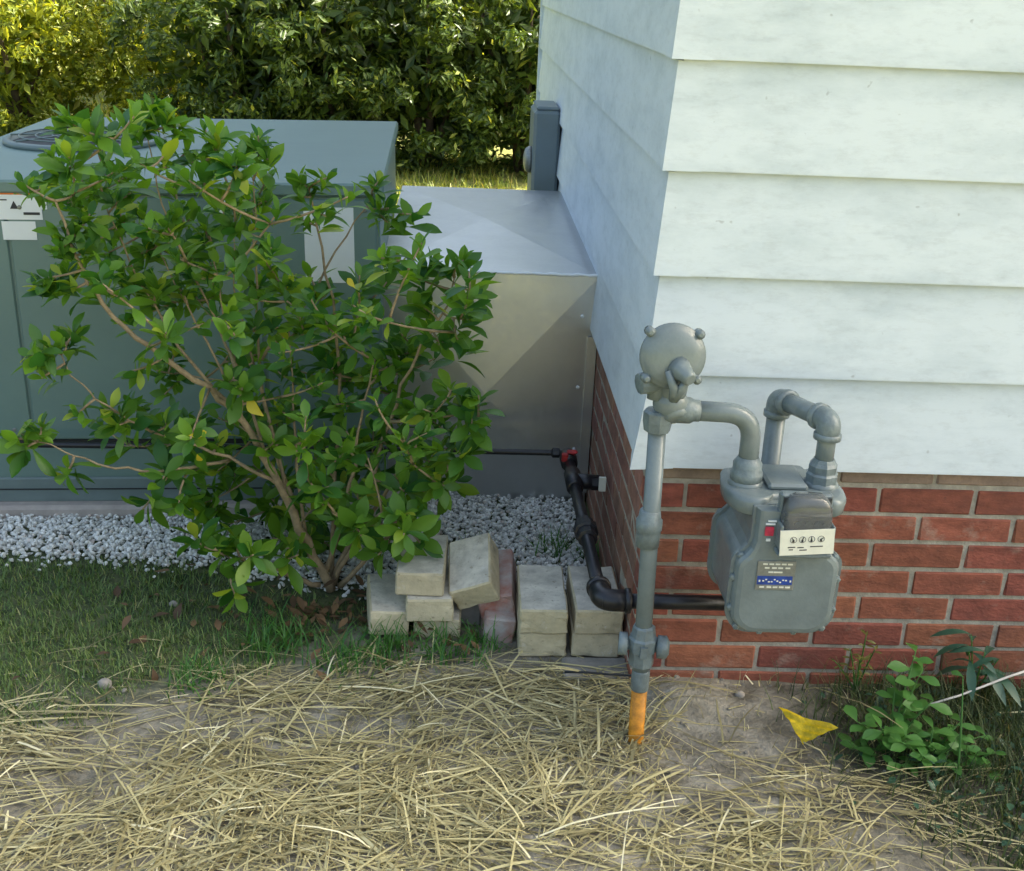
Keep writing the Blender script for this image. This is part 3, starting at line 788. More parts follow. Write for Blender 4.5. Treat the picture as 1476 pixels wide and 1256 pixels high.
mb = MB(); MT = Matrix.Translation(((IX0 + IX1) / 2, -.3535, .525)) @ Matrix.Rotation(R(-4), 4, 'Y')
mb.box((-.051, -.001, -.0255), (.051, .001, .0255), MT); dial = mb.build('dial_plate', M['cream'], meter)
mb = MB()
for i, x_ in enumerate((-.026, -.009, .008, .026)):
    mb.tube([MT @ Vector((x_ + .0062 * math.cos(a * math.pi / 6), -.0012, .006 + .0062 * math.sin(a * math.pi / 6))) for a in range(13)], .0005, 4, cap=False)
    a = (2.2, 1.2, 1.6, .5)[i]
    mb.tube([MT @ Vector((x_ - .002 * math.cos(a), -.0014, .006 - .002 * math.sin(a))), MT @ Vector((x_ + .006 * math.cos(a), -.0014, .006 + .006 * math.sin(a)))], [.0014, .0006], 4)
    mb.box((x_ - .0022, -.0016, .001), (x_ + .0018, -.0008, .005), MT)
for x0, x1, z in ((-.036, -.022, -.010), (-.018, -.006, -.011), (.006, .03, -.010), (-.034, -.026, -.015), (-.014, .0, -.0165)):
    mb.box((x0, -.0014, z), (x1, -.0008, z + .002), MT)
mb.build('dial_marks', M['ink'], dial)
ib.location = (-.013, -.021, .012); dial.location = (-.013, -.021, .016)
# red seal tag and name plate
mb = MB()
P = [(math.cos(a * math.pi / 4) * (.011 if a % 2 else .0085), math.sin(a * math.pi / 4) * (.013 if a % 2 else .009)) for a in range(8)]
mb.loft([[Vector((MX - .048 + x, y, .548 + z)) for x, z in P] for y in (-.3435, -.3465)], sm=False); mb.build('red_sticker', M['pinkred'], meter)
mb = MB(); mb.box((MX - .056, -.3455, .561), (MX - .038, -.342, .564)); mb.box((MX - .052, -.3455, .567), (MX - .036, -.342, .570)); mb.box((MX - .052, -.3455, .527), (MX - .044, -.342, .532)); mb.build('sticker_text', M['white'], meter)
mb = MB(); mb.cbox((MX - .052, -.3455, .412), (MX + .022, -.3425, .474), .001); npl = mb.build('name_plate', M['plate'], meter)
mb = MB(); mb.box((MX - .050, -.3467, .424), (MX + .018, -.3454, .442)); mb.build('blue_band', M['blue'], npl)
mb = MB()
for z_, xs in ((.466, (-.042, -.03, -.018, -.006, .006)), (.458, (-.038, -.024, -.012, .002)), (.449, (-.03, -.02, -.012)), (.417, (-.044, -.03, -.018, -.006, .006))):
    for x_ in xs: mb.box((MX + x_, -.3466, z_), (MX + x_ + .009, -.3454, z_ + .003))
for x_ in (-.047, .013): mb.box((MX + x_, -.3474, .430), (MX + x_ + .003, -.3466, .434))
for i in range(9):
    mb.box((MX - .04 + i * .0055, -.3474, .431 + .003 * math.sin(i * 1.9)), (MX - .0365 + i * .0055, -.3466, .4335 + .003 * math.sin(i * 1.9)))
mb.build('plate_text', M['cream'], npl)
npl.location = (-.010, 0, .012)

# ------------------------------------------------------------------ black gas pipe
BZ = .25; BX = -.088
bp = empty('black_gas_pipe', (BX, .3, .13), 'black iron gas pipe running from the meter round the corner past the brick stack', 'pipe')
mb = MB(); mb.tube([(.243, -.08, BZ), (BX, -.08, BZ)], .0168, 18); mb.tube([(BX, -.08, BZ), (BX - .008, .76, BZ)], .0155, 18); mb.build('pipe', M['black'], bp)
elbow((BX, -.078, BZ), (1, 0, 0), (-.01, 1, 0), .0245, .062, M['black'], bp)
elbow((.243, -.078, BZ), (-1, 0, 0), (0, 0, 1), .0225, .042, M['black'], bp)
mb = MB(); mb.lathe([(.016, -.045), (.024, -.043), (.024, -.012), (.03, -.01), (.03, .014), (.024, .018), (.024, .045), (.016, .047)], axis_m((BX - .002, .27, BZ), (0, 1, 0)), 10, sm=False); mb.build('union', M['black'], bp)
mb = MB(); mb.lathe([(.016, -.05), (.023, -.048), (.023, .048), (.016, .05)], axis_m((BX - .006, .585, BZ), (0, 1, 0)), 16)
mb.tube([(BX - .006, .585, BZ), (-.024, .585, BZ - .004)], .021, 14); mb.build('tee', M['black'], bp)
mb = MB(); mb.lathe([(.019, -.02), (.022, -.018), (.022, 0), (.014, .004)], axis_m((-.028, .584, BZ - .004), (1, 0, 0)), 8, sm=False); mb.build('tee_plug', M['black'], bp)
mb = MB(); mb.box((-.03, .545, BZ - .012), (-.012, .556, BZ + .026)); mb.build('tag', M['cream'], bp)
mb = MB(); mb.lathe([(.016, -.035), (.023, -.033), (.025, 0), (.023, .033), (.016, .035)], axis_m((BX - .008, .735, BZ), (0, 1, 0)), 12); vb = mb.build('shutoff_valve', M['black'], bp)
mb = MB(); mb.cbox((BX - .015, .715, BZ + .024), (BX + .015, .738, BZ + .031), .004); mb.box((BX - .006, .72, BZ + .015), (BX + .006, .735, BZ + .026)); mb.cbox((BX - .03, .70, BZ + .005), (BX - .012, .716, BZ + .03), .003); mb.build('handle', M['red'], vb)
pts = fillet([(BX - .008, .765, BZ + .005), (BX - .03, .775, BZ + .004), (-.64, .80, BZ - .008), (-1.585, .775, BZ - .012), (-1.585, .86, BZ - .012)], .02, 5)
mb = MB(); mb.tube(pts, .0085, 10); mb.build('thin_tubing', M['black'], bp)
mb = MB(); mb.lathe([(.009, 0), (.015, .002), (.015, .02), (.009, .024)], axis_m((BX - .03, .775, BZ + .004), (-1, .02, 0)), 8, sm=False); mb.build('flare_nut', M['black'], bp)

# ------------------------------------------------------------------ loose bricks
def loose(label, c, size, rot, mats, seed, group='loose bricks stacked by the house corner', cores=False):
    r = random.Random(seed); l = [s / 2 for s in size]
    b = MB().cbox([-q for q in l], l, .004, top=1)
    me = b.mesh('loose_brick', mats); bm = bmesh.new(); bm.from_mesh(me)
    bmesh.ops.subdivide_edges(bm, edges=[e_ for e_ in bm.edges if e_.calc_length() > .03], cuts=3, use_grid_fill=True)
    for v_ in bm.verts:
        q = v_.co * 28 + Vector((seed * 7, 0, 0)); n_ = noise.noise_vector(q) * .0007 + noise.noise_vector(q * 3) * .0005
        v_.co += n_
        k_ = sum(abs(v_.co[i]) > l[i] - .012 for i in range(3))
        if k_ >= 2 and noise.noise(v_.co * 45 + Vector((seed * 3, 5, 0))) > .25: v_.co *= .972
    bm.to_mesh(me); bm.free()
    o = link_mesh('loose_brick', me); o.location = c; o.rotation_euler = [R(a) for a in rot]
    return tag(o, label, 'brick', group)
FB = (.114, .235, .064); bt = [M['buff'], M['buff_top']]
loose('buff firebrick on the ground, lower of the stack standing beside the tilted brick', (-.196, .213, .032), FB, (0, 0, .5), bt, 1)
loose('clean buff firebrick lying end on, on top of the left column of the right stack', (-.195, .205, .098), FB, (0, 0, -.5), bt, 2)
loose('buff firebrick on the ground under the black pipe elbow', (-.067, .215, .032), FB, (0, 0, -1), bt, 3)
loose('buff firebrick with a dark hole under the black pipe elbow, upper of two', (-.066, .208, .098), FB, (0, 0, .6), bt, 4)
def colx(u, v, y): return at_y(u, v, y).x
loose('dusty buff brick at ground level under the bush side stack', (colx(632, 905, .17), .28, .022), (.112, .215, .06), (0, 0, -2), bt, 5)
loose('buff brick in the middle of the three brick pile beside the bush', (colx(617, 888, .17), .272, .082), (.114, .225, .06), (0, 0, 2), bt, 6)
loose('buff brick on top of the pile beside the bush with its end facing out', (colx(607, 845, .17), .288, .143), (.116, .225, .06), (0, 0, -2), bt, 7)
loose('worn rounded buff brick lying lowest and closest to the bush', (colx(555, 890, .17), .262, .045), (.095, .205, .064), (0, 4, 6), bt, 8)
e = at_y(684, 832, .205)
loose('tilted buff brick leaning askew between the two stacks', (e.x, .262, .140), (.108, .165, .072), (24, -21, -8), [M['buff'], M['buff_top']], 9)
e = at_y(720, 860, .2)
loose('reddish mortar stained brick standing behind the tilted brick', (e.x - .002, .30, .088), (.085, .205, .062), (8, -12, -4), [M['oldred']] * 2, 10)
e = at_y(718, 895, .17)
loose('reddish brick with white mortar end lying under the tilted brick', (e.x, .235, .028), (.075, .16, .075), (0, 6, 2), [M['oldred']] * 2, 11)
loose('grey brown half brick wedged beneath the tilted brick', (at_y(672, 900, .25).x, .31, .03), (.09, .12, .07), (0, 3, -8), [M['slab']] * 2, 12)
mb = MB(); mb.cbox((-.12, .03, -.02), (-.02, .20, .006), .006)
# grey slab under the stack
mb = MB(); mb.cbox((-.15, .005, -.03), (.005, .088, .010), .006)
tag(mb.build('stone_slab', M['slab']), 'flat grey slab on the soil in front of the right brick stack', 'slab')
mb = MB(); mb.tube([(-.15, .0, .02), (-.10, -.006, .024), (-.05, -.006, .02), (.0, -.016, .024), (.035, -.03, .035)], .003, 6)
tag(mb.build('dark_twig', M['unit_gap']), 'thin dark twig lying along the front of the grey slab', 'twig')

# ------------------------------------------------------------------ leaves
def leaf_mb(l, wd, bend=.25, fold=.25, twist=0, mb=None, Mx=None, n=6, shape=(.08, .36, .68, .94, 1.0, .72, .05)):
    """leaf growing along +y, face +z"""
    mb = mb or MB(); V = []; F = []
    for i in range(n + 1):
        t = i / n; h = wd / 2 * max(.04, shape[i]) if i < len(shape) else 0
        y = l * t; z = -bend * l * t * t
        for s in (-1, 0, 1):
            V.append(Vector((h * s, y * (1 - .12 * bend * t), z + abs(s) * h * fold)))
    for i in range(n):
        for k in (0, 1):
            F.append((i*3+k, i*3+k+1, (i+1)*3+k+1, (i+1)*3+k))
    if Mx: V = [Mx @ p for p in V]
    mb.add(V, F, 0, True); return mb

# ---- big bush
BASE = Vector((-.74, .42, 0)); BASE.z = gh(BASE.x, BASE.y) - .02
bush = empty('leafy_bush', (BASE.x, BASE.y, 0), 'large green broadleaf bush with tan stems growing in front of the air conditioner', 'bush')
def bp3(u, v, y): return at_y(u, v, y)
mains = [
 [(478,850,.40),(440,780,.38),(405,700,.35),(350,610,.33),(300,560,.31),(215,500,.28),(150,440,.28),(110,370,.28),(80,290,.28)],
 [(350,610,.33),(343,545,.36),(320,480,.44),(270,380,.44),(225,270,.44),(214,190,.44)],
 [(470,840,.42),(430,750,.46),(395,640,.50),(375,520,.52),(370,380,.52),(365,260,.5)],
 [(480,840,.44),(480,720,.50),(490,580,.56),(480,430,.56),(450,300,.52),(445,270,.5)],
 [(480,840,.42),(530,720,.44),(560,610,.44),(600,510,.42),(640,450,.40),(655,400,.4)],
 [(490,845,.40),(560,770,.34),(620,700,.30),(670,660,.28)],
 [(460,845,.38),(400,820,.30),(350,810,.24),(325,800,.22)],
 [(405,700,.35),(330,660,.32),(240,630,.31),(170,595,.27),(120,555,.24),(80,500,.22)],
 [(330,660,.36),(250,680,.28),(160,675,.24),(90,650,.22),(30,625,.2)],
 [(375,520,.52),(440,440,.60),(500,340,.62),(545,270,.6)],
 [(270,380,.44),(180,320,.48),(150,250,.5),(140,200,.5)],
 [(560,610,.44),(640,600,.36),(690,600,.32)],
 [(400,700,.36),(330,560,.36),(270,440,.40),(215,330,.44)],
 [(398,690,.37),(352,560,.40),(318,430,.44),(300,330,.46)],
 [(410,710,.38),(385,590,.42),(345,450,.46),(335,330,.48)],
 [(350,610,.34),(260,500,.36),(190,380,.38),(150,290,.38)],
 [(440,780,.40),(425,640,.44),(420,520,.48),(410,420,.5)],
 [(470,830,.42),(505,700,.44),(520,600,.44),(540,520,.42)],
 [(480,840,.42),(540,740,.38),(600,640,.34),(650,560,.32)],
]
nodes = []
for st in mains:
    P = [bp3(*q) for q in st]
    # smooth
    Q = []
    for i in range(len(P) - 1):
        p0, p1, p2, p3 = P[max(0, i-1)], P[i], P[i+1], P[min(len(P)-1, i+2)]
        for t in (0, .25, .5, .75):
            q = .5 * ((2*p1) + (p2-p0)*t + (2*p0-5*p1+4*p2-p3)*t*t + (3*p1-p0-3*p2+p3)*t**3)
            Q.append(q + Vector((rnd.gauss(0, .003), rnd.gauss(0, .003), rnd.gauss(0, .003))))
    Q.append(P[-1])
    big = 0.0140 if st is mains[0] else .008 if st[0][1] > 800 else .0055
    rs = [big * (1 - .80 * (i / (len(Q) - 1)) ** .7) for i in range(len(Q))]
    mb = MB(); mb.tube(Q, rs, 8); mb.build('branch', M['bark'], bush)
    nodes += [(q, (q - BASE).length) for q in Q[2:]]
# whorl tips: (u, v, y)
tips = [(215,158,.42),(228,150,.46),(100,172,.46),(372,196,.46),(200,190,.36),(92,185,.5),(30,262,.3),(60,270,.34),(150,230,.5),(270,215,.46),(300,235,.4),(360,205,.5),(385,230,.44),(430,262,.5),(475,255,.46),(545,262,.6),(560,300,.55),(600,310,.5),(645,385,.42),(668,375,.38),(690,425,.36),(675,460,.3),(660,490,.3),(640,495,.34),(600,400,.4),(575,380,.5),
 (70,500,.22),(45,512,.2),(95,492,.24),(60,545,.2),(110,480,.24),(60,610,.2),(20,630,.2),(85,690,.22),(30,650,.22),(110,600,.25),(150,590,.26),(205,735,.24),(235,690,.24),(260,735,.2),(310,790,.2),(365,800,.16),(340,860,.16),(280,770,.22),(500,755,.2),(480,740,.18),(560,730,.2),(610,790,.24),(640,700,.24),(660,650,.26),(680,610,.28),(690,570,.3),(650,560,.32),(610,590,.3),(585,660,.22),(530,660,.22),(430,800,.24),(545,800,.26),(600,740,.2),
 (70,400,.26),(60,415,.26),(110,330,.3),(120,360,.26),(130,250,.4),(170,290,.36),(100,420,.28)]
poly = [(70,190),(215,160),(380,210),(480,260),(560,270),(620,320),(680,390),(690,450),(680,540),(690,620),(660,700),(610,770),(530,810),(430,800),(330,790),(240,730),(140,610),(190,540),(140,470),(80,400),(70,300)]
def inside(u, v):
    c = False; j = len(poly) - 1
    for i in range(len(poly)):
        (x0, y0), (x1, y1) = poly[i], poly[j]
        if (y0 > v) != (y1 > v) and u < (x1 - x0) * (v - y0) / (y1 - y0) + x0: c = not c
        j = i
    return c
TRK = [(455,800),(405,700),(350,610),(300,560),(215,500),(150,440)]
def segd(u, v):
    d = 1e9
    for (a, b), (c, e) in zip(TRK, TRK[1:]):
        t = max(0, min(1, ((u-a)*(c-a) + (v-b)*(e-b)) / ((c-a)**2 + (e-b)**2)))
        d = min(d, math.hypot(u - a - t*(c-a), v - b - t*(e-b)))
    return d
tr = 0
while len(tips) < 300 and tr < 60000:
    tr += 1
    u, v = rnd.uniform(30, 720), rnd.uniform(140, 850)
    if not inside(u, v): continue
    if 120 < u < 330 and 440 < v < 600 and rnd.random() < .8: continue
    if 415 < u < 540 and 285 < v < 425 and rnd.random() < .85: continue
    if u > 545 and v < 640 and rnd.random() < .5: continue
    if min((u-a)**2 + (v-b)**2 for a, b, _ in tips) < 19**2: continue
    yy = rnd.uniform(.12, .72)
    if segd(u, v) < 26: yy = rnd.uniform(.42, .72)
    tips.append((u, v, yy))
tw = MB()
leaf_v = []
for i in range(12):
    l = 1.0; mbx = leaf_mb(1, rnd.uniform(.34, .44), bend=rnd.uniform(.02, .40), fold=rnd.uniform(.12, .4))
    leaf_v.append(mbx)
leaf_meshes = [b.mesh('leaf', M['leaf']) for b in leaf_v]
leaves = []
for (u, v, y) in tips:
    p = bp3(u, v, y)
    p.y = max(.02, min(.78, p.y))
    if p.z < .03: p.z = .05
    dist = (p - BASE).length
    best = min(nodes, key=lambda nd: (nd[0] - p).length + max(0, nd[1] - dist) * 2 + (0.03 if (nd[0] - p).length < .02 else 0))
    q = best[0]
    mid = (p + q) / 2 + Vector((0, 0, -.07 * (p - q).length)) + Vector((rnd.gauss(0, .01), rnd.gauss(0, .01), 0))
    pts = [q * (1-t)**2 + mid * 2*t*(1-t) + p * t*t for t in (0, .2, .4, .6, .8, 1)]
    tw.tube(pts, [.0034, .0031, .0028, .0025, .0022, .0018], 6)
    nodes.append((pts[3], (pts[3] - BASE).length)); nodes.append((pts[4], (pts[4] - BASE).length))
    axd = (pts[-1] - pts[-3]).normalized()
    axd = (axd + Vector((rnd.gauss(0, .12), rnd.gauss(0, .12) - .12, (1.3 if v < 420 else .9) if v < 640 else .2))).normalized()
    nl = rnd.randint(5, 8); a0 = rnd.uniform(0, 6.28)
    up = axd.orthogonal().normalized(); bi = axd.cross(up)
    size = rnd.uniform(.058, .092) * (1.06 if u > 560 or v > 640 else .92)
    for k in range(nl):
        a = a0 + k * 2.399
        rad = up * math.cos(a) + bi * math.sin(a)
        lev = k / nl
        ang = R(rnd.uniform(38, 72) - 36 * lev - (6 if v < 420 else 0) + (18 if v > 640 else 0))        # young leaves stand up along the axis
        d = (axd * math.cos(ang) + rad * math.sin(ang)).normalized()
        nrm = (axd - d * axd.dot(d)).normalized()
        side = d.cross(nrm)
        s = size * (1.05 - .5 * lev) * rnd.uniform(.85, 1.15)
        base = p - axd * (.045 * (1 - lev))
        Mx = Matrix((side, d, nrm)).transposed().to_4x4()
        Mx = Matrix.Translation(base) @ Mx @ Matrix.Rotation(rnd.gauss(0, .25), 4, 'Y') @ Matrix.Scale(s, 4)
        # how large it shows: area facing the camera, in front first
        face = abs(nrm.dot((CAMP - base).normalized()))
        leaves.append((s * s * (.3 + face) * (1.6 - y), Mx, rnd.randrange(12)))
    # a few along the twig
    for t in (2, 3, 4):
        for _ in range(2):
            d = Vector((rnd.gauss(0, 1), rnd.gauss(0, 1), rnd.gauss(.3, .6))).normalized()
            nrm = Vector((rnd.gauss(0, .4), rnd.gauss(-.2, .4), 1)); nrm = (nrm - d * nrm.dot(d)).normalized(); side = d.cross(nrm)
            Mx = Matrix.Translation(pts[t]) @ Matrix((side, d, nrm)).transposed().to_4x4() @ Matrix.Scale(size * rnd.uniform(.6, .95), 4)
            leaves.append((size * size * .35, Mx, rnd.randrange(12)))
o = tw.build('twigs', M['bark'], bush); o['kind'] = 'stuff'
leaves.sort(key=lambda q: -q[0])
for _, Mx, k in leaves[:295]:
    o = bpy.data.objects.new('leaf', leaf_meshes[k]); COL.objects.link(o); o.parent = bush
    o.matrix_parent_inverse = Matrix.Translation(-bush.location); o.matrix_basis = Mx
fm = MB()
for _, Mx, k in leaves[295:]:
    b = leaf_v[k]; fm.add([Mx @ Vector(p) for p in b.v], b.f, 0, True)
o = fm.build('foliage', M['leaf_s'], bush); o['kind'] = 'stuff'
ym = mat('yellow_leaf', (.55, .45, .03), rough=.5, transl=.3)
for (u, v, y, s) in ((272, 628, .14, .042), (284, 655, .16, .028), (512, 415, .2, .03), (380, 600, .2, .06)):
    p = bp3(u, v, y); Mx = Matrix.Translation(p) @ Matrix.Rotation(rnd.uniform(0, 6), 4, 'Y') @ Matrix.Rotation(R(70), 4, 'X') @ Matrix.Scale(s, 4)
    o = bpy.data.objects.new('leaf', leaf_mb(1, .5).mesh('leaf', ym)); COL.objects.link(o); o.parent = bush
    o.matrix_parent_inverse = Matrix.Translation(-bush.location); o.matrix_basis = Mx; o['label'] = 'yellowed leaf'

# ------------------------------------------------------------------ gravel
def gravel():
    mb = MB(); ico = bmesh.new(); bmesh.ops.create_icosphere(ico, subdivisions=1, radius=1)
    ico.verts.index_update()
    V0 = [v.co.copy() for v in ico.verts]; F0 = [tuple(v.index for v in f.verts) for f in ico.faces]; ico.free()
    n = 0
    while n < 15000:
        x = rnd.uniform(-2.3, -.02); y = rnd.uniform(.30, 1.06)
        lim = .56 + .07 * noise.noise(Vector((x * 4, 0, 0))) if x < -.95 else .50 - .15 * min(1, (x + .95) / .5)
        if x > -.42: lim = .40
        if y < lim + rnd.gauss(0, .035): continue
        if x < -.6 and y > .86 and rnd.random() < .95: continue
        n += 1
        r = rnd.uniform(.0035, .0085)
        Rm = Matrix.Rotation(rnd.uniform(0, 6.28), 3, Vector((rnd.gauss(0, 1), rnd.gauss(0, 1), rnd.gauss(0, 1))).normalized())
        sc = Vector((rnd.uniform(.8, 1.4), rnd.uniform(.7, 1.1), rnd.uniform(.55, .9)))
        c = Vector((x, y, gh(x, y) + rnd.uniform(.0, .018)))
        jit = [rnd.uniform(.8, 1.15) for _ in V0]
        mb.add([c + Rm @ Vector((p.x*sc.x, p.y*sc.y, p.z*sc.z)) * r * j for p, j in zip(V0, jit)], F0, 0, False)
    tag(mb.build('gravel', M['gravel']), 'white crushed gravel strip along the concrete pad', 'gravel', kind='stuff')
gravel()

# ------------------------------------------------------------------ grass and straw
def straw_w(x, y):
    """how much straw lies at a point"""
    edge = .07 + .08 * (x + .7) if x < -.3 else .08
    if x < -1.0: edge = -.02 - .28 * (-x - 1.0)
    edge += .05 * noise.noise(Vector((x * 5, y * 5, 9)))
    if x > .03: edge = min(edge, -.12 - .12 * (x - .03) * 2)
    wv = max(0, min(1, (edge - y) / .10))
    # bare strip just right of the riser
    wv *= 1 - .86 * math.exp(-(((x - .075) / .07) ** 2)) * (1 if y > -.5 else .7)
    wv *= .16 + .95 * max(0, min(1, .45 + 1.7 * noise.noise(Vector((x * 3.2, y * 3.2, 2)))))
    if x > .22: wv *= max(.10, 1 - (x - .22) * 2.0 - max(0, y + .55) * .5)
    return wv
def straw():
    mb = MB(); n = 0
    clumps = [(rnd.uniform(-1.6, .7), rnd.uniform(-1.0, 0), rnd.gauss(.35, .55)) for _ in range(70)]
    while n < 10500:
        x, y = rnd.uniform(-1.7, 1.1), rnd.uniform(-1.3, .12)
        if rnd.random() > straw_w(x, y) + .015: continue
        n += 1
        cl = min(clumps, key=lambda c: (c[0]-x)**2 + (c[1]-y)**2)
        a = cl[2] + rnd.gauss(0, .45) if rnd.random() < .55 else rnd.uniform(0, math.pi)
        if rnd.random() < .5: a += math.pi
        l = rnd.choice((.025, .035, .05, .065, .08, .10, .13, .18, .24)) * rnd.uniform(.8, 1.2)
        wd = rnd.uniform(.0007, .0023); 
        if rnd.random() < .08: wd *= 1.5
        el = abs(rnd.gauss(0, .07)) if rnd.random() < .93 else rnd.uniform(.2, .9)
        cv = rnd.gauss(0, .09); z0 = gh(x, y) + rnd.uniform(.001, .016)
        V = []; p = Vector((x, y, z0)); h = a; S = 4
        roll = rnd.uniform(-.35, .35)
        for i in range(S + 1):
            side = Vector((-math.sin(h), math.cos(h), roll)).normalized() * wd * (1 if i < S else .4)
            V += [p - side, p + side]
            d = Vector((math.cos(h) * math.cos(el), math.sin(h) * math.cos(el), math.sin(el)))
            p = p + d * l / S; h += cv / S; el -= .06 + el * .3
            gz = gh(p.x, p.y) + .002
            if p.z < gz: p.z = gz
        mb.add(V, [(2*i, 2*i+2, 2*i+3, 2*i+1) for i in range(S)])
    n = 0
    while n < 4500:                                  # chaff
        x, y = rnd.uniform(-1.7, 1.1), rnd.uniform(-1.3, .12)
        if rnd.random() > straw_w(x, y) + .06: continue
        n += 1
        a = rnd.uniform(0, 6.28); l = rnd.uniform(.006, .03); wd = rnd.uniform(.0004, .0011); z0 = gh(x, y) + rnd.uniform(.001, .006)
        d = Vector((math.cos(a), math.sin(a), rnd.gauss(0, .15))) * l; sd_ = Vector((-math.sin(a), math.cos(a), rnd.uniform(-.4, .4))) * wd
        p = Vector((x, y, z0)); mb.add([p - sd_, p + sd_, p + d + sd_ * .6, p + d - sd_ * .6], [(0, 1, 2, 3)])
    tag(mb.build('straw', M['straw']), 'loose dry straw mulch scattered over the soil', 'straw', kind='stuff')
straw()
def blades(name, m_, label, n, fn, lr, wr, lean=.5, rx=(-2, 1.2), ry=(-1, .6), segs=2):
    mb = MB(); k = 0; tries = 0
    while k < n and tries < n * 60:
        tries += 1
        x, y = rnd.uniform(*rx), rnd.uniform(*ry)
        if rnd.random() > fn(x, y): continue
        k += 1
        l = rnd.uniform(*lr); wd = rnd.uniform(*wr); a = rnd.uniform(0, 6.28); ln = abs(rnd.gauss(0, lean))
        d0 = Vector((math.cos(a) * math.sin(ln), math.sin(a) * math.sin(ln), math.cos(ln)))
        sd_ = Vector((-math.sin(a + rnd.gauss(0, .6)), math.cos(a), 0)).normalized() * wd
        p = Vector((x, y, gh(x, y) - .002)); V = []
        for i in range(segs + 1):
            t = i / segs; f = 1 - t * .85
            V += [p - sd_ * f, p + sd_ * f]
            p = p + d0 * l / segs; d0 = (d0 + Vector((math.cos(a), math.sin(a), -.5)) * .35).normalized()
        mb.add(V, [(2*i, 2*i+1, 2*i+3, 2*i+2) for i in range(segs)])
    o = mb.build(name, m_); tag(o, label, 'grass', kind='stuff'); return o
def gdens(x, y):
    g = -.55 * x + y + .25 * noise.noise(Vector((x * 6, y * 6, 0)))
    wv = max(0, min(1, (g - .40) / .2))
    top = .58 + .08 * noise.noise(Vector((x * 4, 5, 0))) if x < -.95 else .42
    wv *= max(0, min(1, (top - y) / .10))
    d = math.hypot(x + .72, (y - .35) * 1.3)
    if d < .35: wv *= .25 + .5 * d / .35
    return wv * (.55 + .45 * max(0, min(1, .5 + 1.2 * noise.noise(Vector((x * 9, y * 9, 4))))))
blades('lawn_grass', M['grass'], 'short dull green lawn grass left of the straw', 32000, gdens, (.010, .032), (.0010, .0024), lean=.6, rx=(-2.4, -.2), ry=(-.9, .66))
def tuftd(x, y):
    w_ = 0
    for (a, b, s) in TUFTS: w_ = max(w_, math.exp(-((x-a)**2 + (y-b)**2) / s**2))
    return w_
TUFTS = [(*at_z(290, 985, 0).xy, .05), (*at_z(560, 945, 0).xy, .06), (*at_z(630, 945, 0).xy, .05), (*at_z(690, 935, 0).xy, .05), (*at_z(500, 955, 0).xy, .06), (*at_z(800, 795, 0).xy, .05), (*at_z(850, 800, 0).xy, .03), (*at_z(400, 930, 0).xy, .07), (*at_z(690, 800, 0).xy, .03)]
blades('long_grass', M['weed'], 'longer bright green grass tufts around the bush and brick stacks', 900, tuftd, (.03, .10), (.0015, .003), lean=.55, rx=(-1.3, .1), ry=(-.3, .9), segs=3)
def weedd(x, y):
    return max(0, min(1, (x - .3) / .25)) * max(0, min(1, (y + .42 + .1 * noise.noise(Vector((x * 6, y * 6, 0)))) / .2)) * (1 if y < -.01 else 0)
blades('wall_weeds', M['grass_shade'], 'thin grassy weeds along the foot of the brick foundation', 2600, weedd, (.03, .12), (.0008, .002), lean=.5, rx=(.25, 1.3), ry=(-.7, -.02), segs=3)
def weedd2(x, y): return max(0, min(1, (x - .45) / .25)) * max(0, min(1, (y + .75) / .3))
blades('wall_weeds', M['grass_shade'], 'short dark grass on the shaded soil at the right', 9000, weedd2, (.015, .065), (.001, .0026), lean=.7, rx=(.3, 1.4), ry=(-.8, -.02))
def cover():
    mb = MB()
    for _ in range(1500):
        x, y = rnd.uniform(.3, 1.35), rnd.uniform(-.75, -.03)
        k = max(0, min(1, (x - .36 + .12 * noise.noise(Vector((x * 7, y * 7, 1)))) / .25)) * max(0, min(1, (y + .62 + .15 * noise.noise(Vector((x * 5, y * 5, 8)))) / .2))
        if rnd.random() > k * (.35 + .65 * max(0, min(1, .5 + 2 * noise.noise(Vector((x * 12, y * 12, 6)))))): continue
        Mx = Matrix.Translation((x, y, gh(x, y) + abs(rnd.gauss(.012, .012)))) @ Matrix.Rotation(rnd.uniform(0, 6.28), 4, 'Z') @ Matrix.Rotation(rnd.gauss(.25, .35), 4, 'X') @ Matrix.Scale(rnd.uniform(.012, .03), 4)
        leaf_mb(1, .55, bend=rnd.uniform(0, .4), mb=mb, Mx=Mx, n=4, shape=(.1, .7, 1, .7, .05))
    tag(mb.build('ground_cover', M['weed_dk']), 'low dark leafy ground cover on the shaded soil at the right', 'ground cover', kind='stuff')
cover()
thin = lambda x, y: max(0, 1 - straw_w(x, y)) * (.6 if y < .1 and x > -1.2 else 0)
blades('stray_grass', M['straw'], 'stray dry stubble sticking out of the soil', 1400, thin, (.01, .05), (.0008, .0015), lean=.9, rx=(-1.4, 1.2), ry=(-.9, .1))
def fard(x, y): return 1 if x < -.1 else .3
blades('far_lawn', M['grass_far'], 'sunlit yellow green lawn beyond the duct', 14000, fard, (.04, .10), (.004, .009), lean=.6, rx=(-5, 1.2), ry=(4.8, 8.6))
blades('far_lawn', M['grass_far'], 'bright sunlit lawn patch between the far shrubs', 7000, lambda x, y: 1, (.06, .16), (.008, .016), lean=.6, rx=(-8.5, -2.5), ry=(8.6, 18))
